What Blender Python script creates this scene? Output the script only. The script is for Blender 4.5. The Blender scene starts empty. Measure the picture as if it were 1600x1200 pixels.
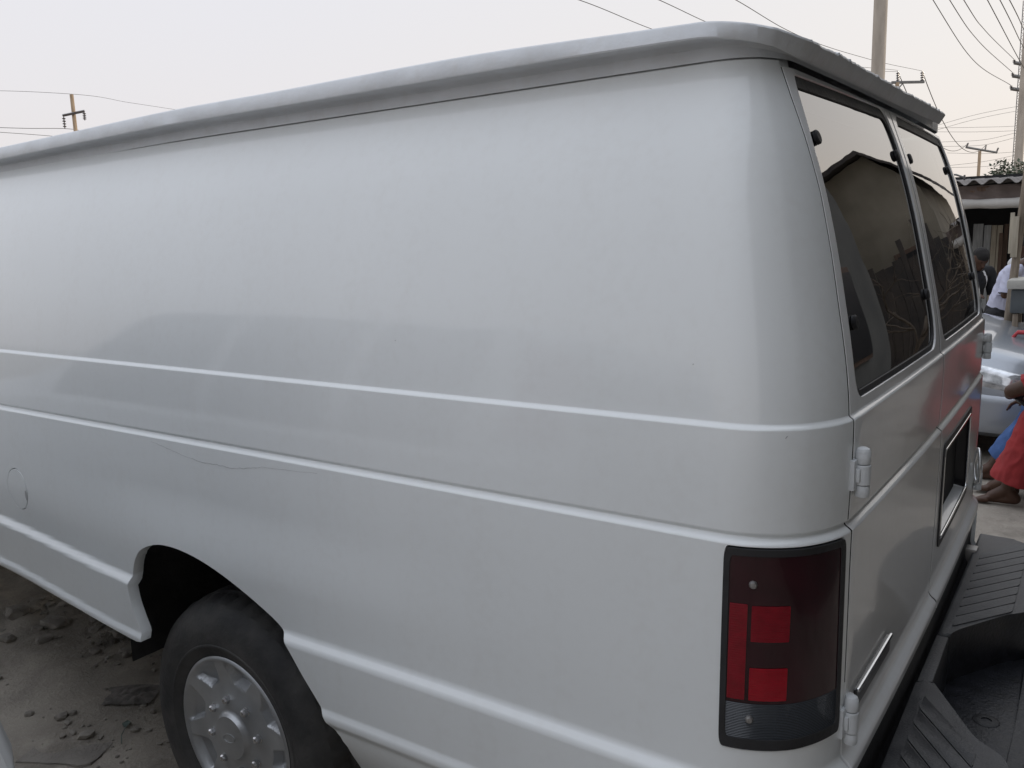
import bpy, bmesh, math, random
from mathutils import Vector, Matrix, noise
from mathutils.geometry import delaunay_2d_cdt
random.seed(7)
sc = bpy.context.scene
col = sc.collection
PI = math.pi
# ------------------------------------------------------------------ camera
CAM = Vector((-0.31069884, 2.20915148, 1.64578834))
FOC = 1331.78
R_ = ((-0.8212307593870292, -0.5697713827937303, -0.03066938515724964),
      (0.0721160914216572, -0.15696176231971867, 0.9849681591440158),
      (0.5660205907868251, -0.8066743931220381, -0.16999151239554566))
RX, UP, FW = [Vector(r) for r in R_]
cam = bpy.data.objects.new('camera', bpy.data.cameras.new('camera'))
col.objects.link(cam)
cam.matrix_world = Matrix(((RX.x, UP.x, -FW.x, CAM.x), (RX.y, UP.y, -FW.y, CAM.y), (RX.z, UP.z, -FW.z, CAM.z), (0, 0, 0, 1)))
cam.data.sensor_width = 36
cam.data.lens = 36 * FOC / 1600
cam.data.clip_end = 1000
cam.data.clip_start = 0.02
sc.camera = cam
def ray(px, py):
    return RX * ((px - 800) / FOC) + UP * (-(py - 600) / FOC) + FW
def deep(px, py, D):
    return CAM + ray(px, py) * D
def aty(px, py, Y):
    d = ray(px, py); return CAM + d * ((Y - CAM.y) / d.y)
# ------------------------------------------------------------------ materials
def mat(name, base, rough=0.6, metal=0.0, var=0.0, vscale=8.0, bump=0.0, bscale=60.0, coat=0.0, coat_r=0.05, spec=0.5, base2=None, detail=5, vstretch=None, bwave=0):
    m = bpy.data.materials.new(name); m.use_nodes = True
    nt = m.node_tree; b = nt.nodes['Principled BSDF']
    b.inputs['Base Color'].default_value = (*base, 1)
    b.inputs['Roughness'].default_value = rough
    b.inputs['Metallic'].default_value = metal
    b.inputs['Specular IOR Level'].default_value = spec
    b.inputs['Coat Weight'].default_value = coat
    b.inputs['Coat Roughness'].default_value = coat_r
    tc = nt.nodes.new('ShaderNodeTexCoord')
    src = tc.outputs['Object']
    if vstretch:
        mp = nt.nodes.new('ShaderNodeMapping'); mp.inputs['Scale'].default_value = vstretch
        nt.links.new(src, mp.inputs['Vector']); src = mp.outputs['Vector']
    if var > 0 or base2:
        n = nt.nodes.new('ShaderNodeTexNoise'); n.inputs['Scale'].default_value = vscale; n.inputs['Detail'].default_value = detail
        nt.links.new(src, n.inputs['Vector'])
        r = nt.nodes.new('ShaderNodeValToRGB')
        r.color_ramp.elements[0].position = 0.32; r.color_ramp.elements[1].position = 0.68
        c2 = base2 or tuple(min(1, c * (1 + var)) for c in base)
        c1 = base if base2 else tuple(c * (1 - var) for c in base)
        r.color_ramp.elements[0].color = (*c1, 1); r.color_ramp.elements[1].color = (*c2, 1)
        nt.links.new(n.outputs['Fac'], r.inputs['Fac']); nt.links.new(r.outputs['Color'], b.inputs['Base Color'])
        rr = nt.nodes.new('ShaderNodeMapRange'); rr.inputs['To Min'].default_value = max(0, rough - .08); rr.inputs['To Max'].default_value = min(1, rough + .08)
        nt.links.new(n.outputs['Fac'], rr.inputs['Value']); nt.links.new(rr.outputs['Result'], b.inputs['Roughness'])
    if bump > 0:
        n2 = nt.nodes.new('ShaderNodeTexWave' if bwave else 'ShaderNodeTexNoise'); n2.inputs['Scale'].default_value = bwave / 3 if bwave else bscale; n2.inputs['Detail'].default_value = 0 if bwave else 6
        if bwave: n2.bands_direction = 'Z'
        nt.links.new(src, n2.inputs['Vector'])
        bp = nt.nodes.new('ShaderNodeBump'); bp.inputs['Strength'].default_value = bump; bp.inputs['Distance'].default_value = 0.01
        nt.links.new(n2.outputs['Fac'], bp.inputs['Height']); nt.links.new(bp.outputs['Normal'], b.inputs['Normal'])
        if coat: nt.links.new(bp.outputs['Normal'], b.inputs['Coat Normal'])
    return m
def glass_mat(name, tint, ior=1.8, rough=0.01, wav=0.0, film=0.0):
    m = bpy.data.materials.new(name); m.use_nodes = True
    nt = m.node_tree; nt.nodes.remove(nt.nodes['Principled BSDF'])
    out = nt.nodes['Material Output']
    fr = nt.nodes.new('ShaderNodeFresnel'); fr.inputs['IOR'].default_value = ior
    tr = nt.nodes.new('ShaderNodeBsdfTransparent'); tr.inputs['Color'].default_value = (*tint, 1)
    gl = nt.nodes.new('ShaderNodeBsdfGlossy'); gl.inputs['Roughness'].default_value = rough
    mx = nt.nodes.new('ShaderNodeMixShader')
    if wav:
        tc = nt.nodes.new('ShaderNodeTexCoord'); n = nt.nodes.new('ShaderNodeTexNoise'); n.inputs['Scale'].default_value = 4.5; n.inputs['Detail'].default_value = 1.5
        bp = nt.nodes.new('ShaderNodeBump'); bp.inputs['Strength'].default_value = wav; bp.inputs['Distance'].default_value = 0.02
        nt.links.new(tc.outputs['Object'], n.inputs['Vector']); nt.links.new(n.outputs['Fac'], bp.inputs['Height'])
        nt.links.new(bp.outputs['Normal'], gl.inputs['Normal'])
    fm = nt.nodes.new('ShaderNodeMapRange'); fm.inputs['To Min'].default_value = film * .35; fm.inputs['From Max'].default_value = 1 - film; nt.links.new(fr.outputs[0], fm.inputs['Value'])
    nt.links.new(fm.outputs['Result'], mx.inputs[0]); nt.links.new(tr.outputs[0], mx.inputs[1]); nt.links.new(gl.outputs[0], mx.inputs[2])
    nt.links.new(mx.outputs[0], out.inputs['Surface'])
    return m
M = {}
M['paint'] = mat('white_paint', (.785, .808, .805), .36, coat=.75, coat_r=.07, var=.03, vscale=1.1, detail=9, bump=.05, bscale=2.4)
M['paint_rear'] = mat('white_paint_doors', (.74, .75, .75), .36, coat=.85, coat_r=.07, var=.03, vscale=2.0, bump=.035, bscale=3.0)
M['hinge_paint'] = mat('hinge_paint', (.60, .62, .63), .5, var=.06, vscale=30, bump=.1, bscale=120)
M['putty'] = mat('roof_paint', (.66, .68, .70), .5, coat=.25, coat_r=.2, var=.06, vscale=10, bump=.35, bscale=22)
M['rubber'] = mat('black_rubber', (.018, .018, .020), .55, var=.25, vscale=20, bump=.15, bscale=90)
M['cavity'] = mat('dark_cavity', (.012, .012, .013), .8)
M['bumper_shade'] = mat('bumper_shade', (.013, .014, .018), .45, var=.4, vscale=30, bump=.2, bscale=120)  # darker bumper plastic: shade of the sunken step put into the colour
M['housing'] = mat('wheel_housing', (.030, .032, .036), .9, base2=(.07, .068, .066), vscale=9, bump=.5, bscale=40)
M['inside'] = mat('van_lining', (.05, .05, .048), .9, var=.3, vscale=2)
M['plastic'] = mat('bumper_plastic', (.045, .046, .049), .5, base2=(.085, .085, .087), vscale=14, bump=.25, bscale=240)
M['tyre'] = mat('tyre_rubber', (.030, .030, .031), .7, base2=(.085, .081, .076), vscale=9, bump=.3, bscale=70)
M['hub'] = mat('silver_cover', (.50, .51, .52), .40, .7, var=.16, vscale=9, bump=.05, bscale=80)
M['nut'] = mat('chrome_nut', (.60, .60, .61), .2, .95)
M['chrome'] = mat('chrome', (.72, .73, .74), .12, 1.0)
M['badge'] = mat('badge_black', (.03, .03, .032), .3, coat=.5)
M['vanglass'] = glass_mat('tinted_glass', (.12, .145, .135), 2.3, .012, .02, .24)
M['carglass'] = glass_mat('car_glass', (.10, .12, .12), 1.6)
M['lens_dark'] = mat('smoked_red_lens', (.026, .0022, .006), .14, coat=.25, coat_r=.04, spec=.4, var=.25, vscale=14)
M['lens_red'] = mat('red_reflector', (.20, .0035, .012), .22, coat=.2, coat_r=.05, spec=.3, var=.12, vscale=60, bump=.12, bscale=9, bwave=240)
M['lens_bright'] = mat('bright_red_reflector', (.30, .004, .014), .22, coat=.2, coat_r=.05, spec=.3, var=.12, vscale=60, bump=.12, bscale=9, bwave=240)
M['lens_clear'] = mat('reverse_lens', (.045, .052, .062), .22, coat=.4, coat_r=.08, spec=.5, bump=.5, bscale=9, bwave=340)
M['screw'] = mat('grey_screw', (.30, .29, .28), .4, .6)
M['crack'] = mat('crack_line', (.40, .40, .40), .9)
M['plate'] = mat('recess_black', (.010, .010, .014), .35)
def dusty(m, amt):
    nt = m.node_tree; b = nt.nodes['Principled BSDF']; lk = b.inputs['Base Color'].links[0]; src = lk.from_socket
    tc = nt.nodes.new('ShaderNodeTexCoord'); mp = nt.nodes.new('ShaderNodeMapping'); mp.inputs['Scale'].default_value = (9, 9, .9); nt.links.new(tc.outputs['Object'], mp.inputs['Vector'])
    n = nt.nodes.new('ShaderNodeTexNoise'); n.inputs['Scale'].default_value = 1.6; n.inputs['Detail'].default_value = 8; n.inputs['Roughness'].default_value = .65; nt.links.new(mp.outputs['Vector'], n.inputs['Vector'])
    n3 = nt.nodes.new('ShaderNodeTexNoise'); n3.inputs['Scale'].default_value = 55; n3.inputs['Detail'].default_value = 4; nt.links.new(tc.outputs['Object'], n3.inputs['Vector'])
    ad = nt.nodes.new('ShaderNodeMath'); ad.operation = 'MULTIPLY'; nt.links.new(n.outputs['Fac'], ad.inputs[0]); nt.links.new(n3.outputs['Fac'], ad.inputs[1])
    mr = nt.nodes.new('ShaderNodeMapRange'); mr.inputs['From Min'].default_value = .22; mr.inputs['From Max'].default_value = .45; mr.inputs['To Max'].default_value = amt; nt.links.new(ad.outputs[0], mr.inputs['Value'])
    mx = nt.nodes.new('ShaderNodeMix'); mx.data_type = 'RGBA'; mx.inputs[7].default_value = (.50, .46, .40, 1)
    nt.links.new(mr.outputs['Result'], mx.inputs[0]); nt.links.new(src, mx.inputs[6]); nt.links.new(mx.outputs[2], b.inputs['Base Color'])
dusty(M['paint'], .085); dusty(M['paint_rear'], .12); dusty(M['putty'], .2)
# ------------------------------------------------------------------ object helpers
WORLD_LOC = {}
def link(name, me, m, parent=None, loc=None, smooth=None):
    o = bpy.data.objects.new(name, me); col.objects.link(o)
    if m is not None:
        for mm in (m if isinstance(m, (list, tuple)) else [m]): me.materials.append(mm)
    if smooth is not None:
        for p in me.polygons: p.use_smooth = smooth
    if parent is not None:
        o.parent = parent
        base = WORLD_LOC.get(parent.name)
        if base is not None and loc is None:      # mesh given in world coordinates
            o.location = -Vector(base); WORLD_LOC[o.name] = (0, 0, 0)
    if loc is not None: o.location = loc
    return o
def auto_smooth(me, ang=0.6):
    for p in me.polygons: p.use_smooth = True
    bm = bmesh.new(); bm.from_mesh(me)
    for e in bm.edges:
        if len(e.link_faces) == 2 and e.calc_face_angle(0) > ang: e.smooth = False
    bm.to_mesh(me); bm.free()
def bobj(name, bm, m, parent=None, loc=None, ang=0.6):
    me = bpy.data.meshes.new(name); bmesh.ops.recalc_face_normals(bm, faces=bm.faces[:])
    bm.to_mesh(me); bm.free(); auto_smooth(me, ang)
    return link(name, me, m, parent, loc)
def tag(o, label=None, cat=None, group=None, kind=None):
    if label: o['label'] = label
    if cat: o['category'] = cat
    if group: o['group'] = group
    if kind: o['kind'] = kind
    return o
def thing(name, label, cat, loc=(0, 0, 0), rz=0.0, group=None, world=False):
    o = bpy.data.objects.new(name, None); col.objects.link(o); o.location = loc; o.rotation_euler = (0, 0, rz)
    o.empty_display_size = .2
    if world: WORLD_LOC[o.name] = tuple(loc)
    return tag(o, label, cat, group)
def copy_tree(o, parent=None):
    c = o.copy(); col.objects.link(c)
    if parent is not None: c.parent = parent
    for ch in list(o.children): copy_tree(ch, c)
    return c
def add_box(bm, c, s, rot=None, bev=0.0):
    r = bmesh.ops.create_cube(bm, size=1.0)
    vs = r['verts']
    bmesh.ops.scale(bm, vec=Vector(s), verts=vs)
    if bev > 0:
        es = list({e for v in vs for e in v.link_edges})
        rr = bmesh.ops.bevel(bm, geom=es, offset=bev, segments=2, profile=.6, affect='EDGES')
        vs = list({v for f in rr['faces'] for v in f.verts} | {v for v in vs if v.is_valid})
    if rot is not None: bmesh.ops.rotate(bm, cent=(0, 0, 0), matrix=rot, verts=vs)
    bmesh.ops.translate(bm, vec=Vector(c), verts=vs)
    return vs
def add_tube(bm, pts, rad, seg=10, cap=True):
    pts = [Vector(p) for p in pts]; n = len(pts)
    rads = rad if isinstance(rad, (list, tuple)) else [rad] * n
    rings = []; prev = None
    for i, p in enumerate(pts):
        t = (pts[min(i + 1, n - 1)] - pts[max(i - 1, 0)]).normalized()
        if prev is None:
            a = Vector((0, 0, 1)) if abs(t.z) < .9 else Vector((1, 0, 0))
            prev = t.cross(a).normalized()
        prev = (prev - t * prev.dot(t)).normalized(); b = t.cross(prev)
        rings.append([bm.verts.new(p + (prev * math.cos(2 * PI * k / seg) + b * math.sin(2 * PI * k / seg)) * rads[i]) for k in range(seg)])
    for r1, r2 in zip(rings, rings[1:]):
        for k in range(seg): bm.faces.new((r1[k], r1[(k + 1) % seg], r2[(k + 1) % seg], r2[k]))
    if cap:
        bm.faces.new(rings[0][::-1]); bm.faces.new(rings[-1])
def add_lathe(bm, prof, axis='Y', seg=48, c=(0, 0, 0), closed=True):
    rings = []
    for (r, h) in prof:
        ring = []
        for k in range(seg):
            a = 2 * PI * k / seg
            if axis == 'Y': v = (r * math.cos(a), h, r * math.sin(a))
            elif axis == 'X': v = (h, r * math.cos(a), r * math.sin(a))
            else: v = (r * math.cos(a), r * math.sin(a), h)
            ring.append(bm.verts.new(Vector(c) + Vector(v)))
        rings.append(ring)
    pairs = list(zip(rings, rings[1:]))
    if closed: pairs.append((rings[-1], rings[0]))
    for r1, r2 in pairs:
        for k in range(seg): bm.faces.new((r1[k], r1[(k + 1) % seg], r2[(k + 1) % seg], r2[k]))
    return rings
def round_poly(pts, r, n=5):
    out = []
    N = len(pts)
    rs = r if isinstance(r, (list, tuple)) else [r] * N
    for i in range(N):
        p = Vector(pts[i]).to_2d(); a = Vector(pts[i - 1]).to_2d(); b = Vector(pts[(i + 1) % N]).to_2d()
        va = a - p; vb = b - p
        rr = min(rs[i], va.length * .49, vb.length * .49)
        if rr <= 1e-6: out.append((p.x, p.y)); continue
        s = p + va.normalized() * rr; e = p + vb.normalized() * rr
        for k in range(n + 1):
            t = k / n
            q = s * (1 - t) ** 2 + p * 2 * t * (1 - t) + e * t * t
            out.append((q.x, q.y))
    return out
def resample(poly, step):
    out = []
    for i in range(len(poly)):
        a = Vector(poly[i]); b = Vector(poly[(i + 1) % len(poly)])
        n = max(1, int((b - a).length / step))
        for k in range(n):
            q = a.lerp(b, k / n); out.append((q.x, q.y))
    return out
def inside(p, poly):
    x, y = p; c = False; j = len(poly) - 1
    for i in range(len(poly)):
        xi, yi = poly[i]; xj, yj = poly[j]
        if (yi > y) != (yj > y) and x < (xj - xi) * (y - yi) / (yj - yi) + xi: c = not c
        j = i
    return c
def prism(bm, poly, z0, z1, bev=0.0, seg=3):
    lo = [bm.verts.new((x, y, z0)) for x, y in poly]; hi = [bm.verts.new((x, y, z1)) for x, y in poly]
    n = len(poly)
    top = bm.faces.new(hi); bm.faces.new(lo[::-1])
    for i in range(n): bm.faces.new((lo[i], lo[(i + 1) % n], hi[(i + 1) % n], hi[i]))
    if bev: bmesh.ops.bevel(bm, geom=[e for e in top.edges], offset=bev, segments=seg, profile=.5, affect='EDGES')
# ------------------------------------------------------------------ surface of the van body
def hermite(t, k):
    if t <= k[0][0]: return k[0][1]
    if t >= k[-1][0]: return k[-1][1]
    n = len(k)
    for i in range(n - 1):
        if t <= k[i + 1][0]: break
    def m(j):
        if j == 0: return (k[1][1] - k[0][1]) / (k[1][0] - k[0][0])
        if j == n - 1: return (k[-1][1] - k[-2][1]) / (k[-1][0] - k[-2][0])
        return (k[j + 1][1] - k[j - 1][1]) / (k[j + 1][0] - k[j - 1][0])
    h = k[i + 1][0] - k[i][0]; s = (t - k[i][0]) / h
    return (1 + 2 * s) * (1 - s) ** 2 * k[i][1] + s * (1 - s) ** 2 * h * m(i) + s * s * (3 - 2 * s) * k[i + 1][1] + s * s * (s - 1) * h * m(i + 1)
def ss(a, b, t):
    t = max(0.0, min(1.0, (t - a) / (b - a))); return t * t * (3 - 2 * t)
WK = [(.35, .968), (.75, .978), (1.17, .978), (1.356, .970), (1.55, .940), (1.75, .890), (1.915, .824), (1.96, .805)]
RK = [(.35, .028), (.66, .020), (.8, .016), (1.15, .009), (1.36, .007), (1.55, .039), (1.75, .087), (1.92, .147), (1.97, .165)]
CK = [(.35, .155), (1.3, .155), (1.6, .135), (1.92, .10)]
def Fz(z):
    f = .0075 * ss(1.3535, 1.3455, z)
    f -= .0055 * ss(1.184, 1.179, z)
    f += .0125 * ss(1.178, 1.1665, z)
    f += .0185 * ss(.769, .744, z)
    f += .008 * ss(.618, .598, z)
    f -= .014 * ss(.592, .562, z)
    f -= .06 * ss(.575, .36, z)
    return f
def P(u, z):
    s = 1 if u >= 0 else -1
    a = abs(u); W = hermite(z, WK); Rr = hermite(z, RK); c = hermite(z, CK)
    yc = W - c
    b = .010 * (1 - min(a, 1.5) ** 2)
    if a <= 1:
        return Vector((Rr - b - Fz(z), s * a * yc, z))
    if a <= 2:
        f = Fz(z); th = (a - 1) * PI / 2
        return Vector((Rr + c - (c + f) * math.cos(th) - b * max(0, 1 - (a - 1) * 2), s * (yc + (c + f) * math.sin(th)), z))
    x = Rr + c + (a - 2)
    k = ss(1.75, 2.8, x)
    f = Fz(z - .042 * k * ss(1.0, .82, z))
    f += .018 * math.exp(-((x - 1.42) / .55) ** 2) * ss(1.04, .86, z) * ss(.40, .60, z)
    f -= .03 * k * ss(.95, .60, z)
    return Vector((x, s * (W + f), z))
def PN(u, z):
    e = 6e-4
    du = P(u + e, z) - P(u - e, z); dz = P(u, z + e) - P(u, z - e)
    n = dz.cross(du)
    return n.normalized()
ZFINE = [-.2] + sorted(set([.40, .43, .46, .49, .52, .55] + [round(.557 + .007 * i, 4) for i in range(40)] + [.86, .89, .92, .95, .98, 1.01, 1.04, 1.07, 1.10, 1.13] + [round(1.15 + .003 * i, 4) for i in range(15)] + [1.22, 1.25, 1.28, 1.31] + [round(1.334 + .0026 * i, 4) for i in range(12)] + [1.39, 1.42, 1.45, 1.48, 1.51, 1.54, 1.57, 1.60, 1.63, 1.66, 1.69, 1.72, 1.75, 1.78, 1.81, 1.84, 1.87, 1.90, 1.93])) + [2.3]
def zwarp(z):
    for i in range(len(ZFINE) - 1):
        if z <= ZFINE[i + 1]: break
    return .05 * (i + (z - ZFINE[i]) / (ZFINE[i + 1] - ZFINE[i]))
def zunwarp(w):
    w /= .05; i = max(0, min(len(ZFINE) - 2, int(w)))
    return ZFINE[i] + (w - i) * (ZFINE[i + 1] - ZFINE[i])
def ugrid(lo, hi):
    us = []
    u = -8.0
    while u < 8:
        if lo < u < hi: us.append(round(u, 4))
        a = abs(u + 1e-6)
        u += .08 if a < .98 else (.07 if a < 2.02 else .06)
    return us
def sheet(name, outer, holes, m, parent, off=0.0, flange=.016, step=.025, fn=P, nf=PN, lines=()):
    """A patch of the body surface, cut to an outline in (u, z) with holes; edges turned inwards."""
    wl = lambda poly: [(u, zwarp(z)) for u, z in resample(poly, min(step, .012))]
    loops = [resample(wl(outer), step)] + [resample(wl(h), step) for h in holes]
    V = []; E = []
    for lp in loops:
        o = len(V); V += [Vector(p) for p in lp]; E += [(o + i, o + (i + 1) % len(lp)) for i in range(len(lp))]
    xs = [p[0] for p in loops[0]]; ys = [p[1] for p in loops[0]]
    bnd = list(V)
    cell = {}
    for p in bnd: cell.setdefault((int(p.x / .05), int(p.y / .05)), []).append(p)
    for u in ugrid(min(xs), max(xs)):
        for z in [.05 * i for i in range(len(ZFINE))]:
            if not min(ys) < z < max(ys): continue
            if not inside((u, z), loops[0]) or any(inside((u, z), h) for h in loops[1:]): continue
            k = (int(u / .05), int(z / .05)); near = False
            for i in (-1, 0, 1):
                for j in (-1, 0, 1):
                    for p in cell.get((k[0] + i, k[1] + j), ()):
                        if (p.x - u) ** 2 + (p.y - z) ** 2 < .011 ** 2: near = True
            if not near: V.append(Vector((u, z)))
    v2, e2, f2, *_ = delaunay_2d_cdt(V, E, [], 0, 1e-6)
    faces = []
    for f in f2:
        cx = sum(v2[i].x for i in f) / len(f); cy = sum(v2[i].y for i in f) / len(f)
        if inside((cx, cy), loops[0]) and not any(inside((cx, cy), h) for h in loops[1:]): faces.append(list(f))
    used = sorted({i for f in faces for i in f}); ix = {i: k for k, i in enumerate(used)}
    co = []; no = []
    for i in used:
        zz = zunwarp(v2[i].y); n = nf(v2[i].x, zz); co.append(fn(v2[i].x, zz) + n * off); no.append(n)
    fs = [[ix[i] for i in f] for f in faces]
    for f in fs:                                   # orient outwards
        a, b, c = [co[i] for i in f[:3]]
        if (b - a).cross(c - a).dot(no[f[0]]) < 0: f.reverse()
    if flange:
        cnt = {}
        for f in fs:
            for i in range(len(f)):
                a, b = f[i], f[(i + 1) % len(f)]
                cnt[(a, b)] = cnt.get((a, b), 0) + 1
        edges = [(a, b) for (a, b) in cnt if (b, a) not in cnt]
        for a, b in edges:
            t = (co[b] - co[a])
            if t.length < 1e-7: continue
            side = t.cross(no[a]).normalized()
            o = len(co); na = (side + no[a] * .5).normalized()
            co += [co[a].copy(), co[b].copy(), co[b] - no[b] * flange, co[a] - no[a] * flange]
            no += [na, na, side, side]
            fs.append([o + 1, o, o + 3, o + 2])
    me = bpy.data.meshes.new(name); me.from_pydata(co, [], fs); me.update()
    for p in me.polygons: p.use_smooth = True
    me.normals_split_custom_set_from_vertices(no)
    return link(name, me, m, parent)
def mirror(poly): return [(-u, z) for u, z in poly]
def rect(u0, u1, z0, z1, r, n=6):
    return round_poly([(u0, z0), (u1, z0), (u1, z1), (u0, z1)], r, n)
# ================================================================== THE VAN
VL = (2.0, 0, 0)
van = thing('van', 'long white panel van with bare unglazed side and two tinted rear door windows', 'van', VL, world=True)
def gL(z):                                          # door gap near the corner
    return hermite(z, [(.45, 1.040), (.86, 1.043), (.98, 1.050), (1.15, 1.082), (1.36, 1.080), (1.50, 1.058), (1.64, 1.050), (1.71, 1.066), (1.79, 1.13), (1.86, 1.20), (1.92, 1.25)])
ARCH = [(2.843, .524), (2.889, .603), (2.95, .677), (3.022, .763), (3.111, .811), (3.236, .857), (3.349, .882), (3.46, .888), (3.544, .873), (3.612, .836), (3.645, .770), (3.641, .70), (3.612, .635), (3.600, .612), (3.597, .594)]
def spline(pts, n=4):
    out = []
    for i in range(len(pts) - 1):
        p0 = Vector(pts[max(i - 1, 0)]); p1 = Vector(pts[i]); p2 = Vector(pts[i + 1]); p3 = Vector(pts[min(i + 2, len(pts) - 1)])
        for k in range(n):
            t = k / n
            q = .5 * ((2 * p1) + (p2 - p0) * t + (2 * p0 - 5 * p1 + 4 * p2 - p3) * t * t + (3 * p1 - p0 - 3 * p2 + p3) * t ** 3)
            out.append((q.x, q.y))
    out.append(tuple(pts[-1])); return out
gapz = [.50, .7, .9, 1.1, 1.3, 1.45, 1.6, 1.7, 1.79, 1.85, 1.915]
outer_side = [(gL(.5) + .002, .50), (2.0, .47), (2.84, .45)] + spline(ARCH) + [(3.62, .589), (4.0, .603), (4.6, .622), (5.6, .625), (5.6, 1.895), (4.75, 1.895), (4.4, 1.900), (4.0, 1.909), (3.5, 1.9145), (3.3, 1.915)] + [(gL(z) + .005, z) for z in gapz[::-1]]
LAMP = round_poly([(1.106, .822), (1.940, .822), (1.945, 1.165), (1.150, 1.165)], .028, 6)
FUEL = [(4.268 + .062 * math.cos(2 * PI * k / 40), .918 + .068 * math.sin(2 * PI * k / 40)) for k in range(40)]
body = sheet('body', outer_side, [LAMP, FUEL], M['paint'], van, flange=.03)
right_side = sheet('side_panel', mirror(outer_side), [mirror(LAMP)], M['paint'], van, flange=.03)
# ---- fuel flap
fl = sheet('fuel_flap', [(4.268 + (u - 4.268) * .945, .918 + (z - .918) * .95) for u, z in FUEL], [], M['paint'], van, off=.0005, flange=.01)
nt_ = [(4.216 + .006 * math.cos(2 * PI * k / 14), .905 + .017 * math.sin(2 * PI * k / 14)) for k in range(14)]
sheet('finger_notch', nt_, [], M['crack'], fl, off=.0015, flange=0, step=.006)
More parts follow.
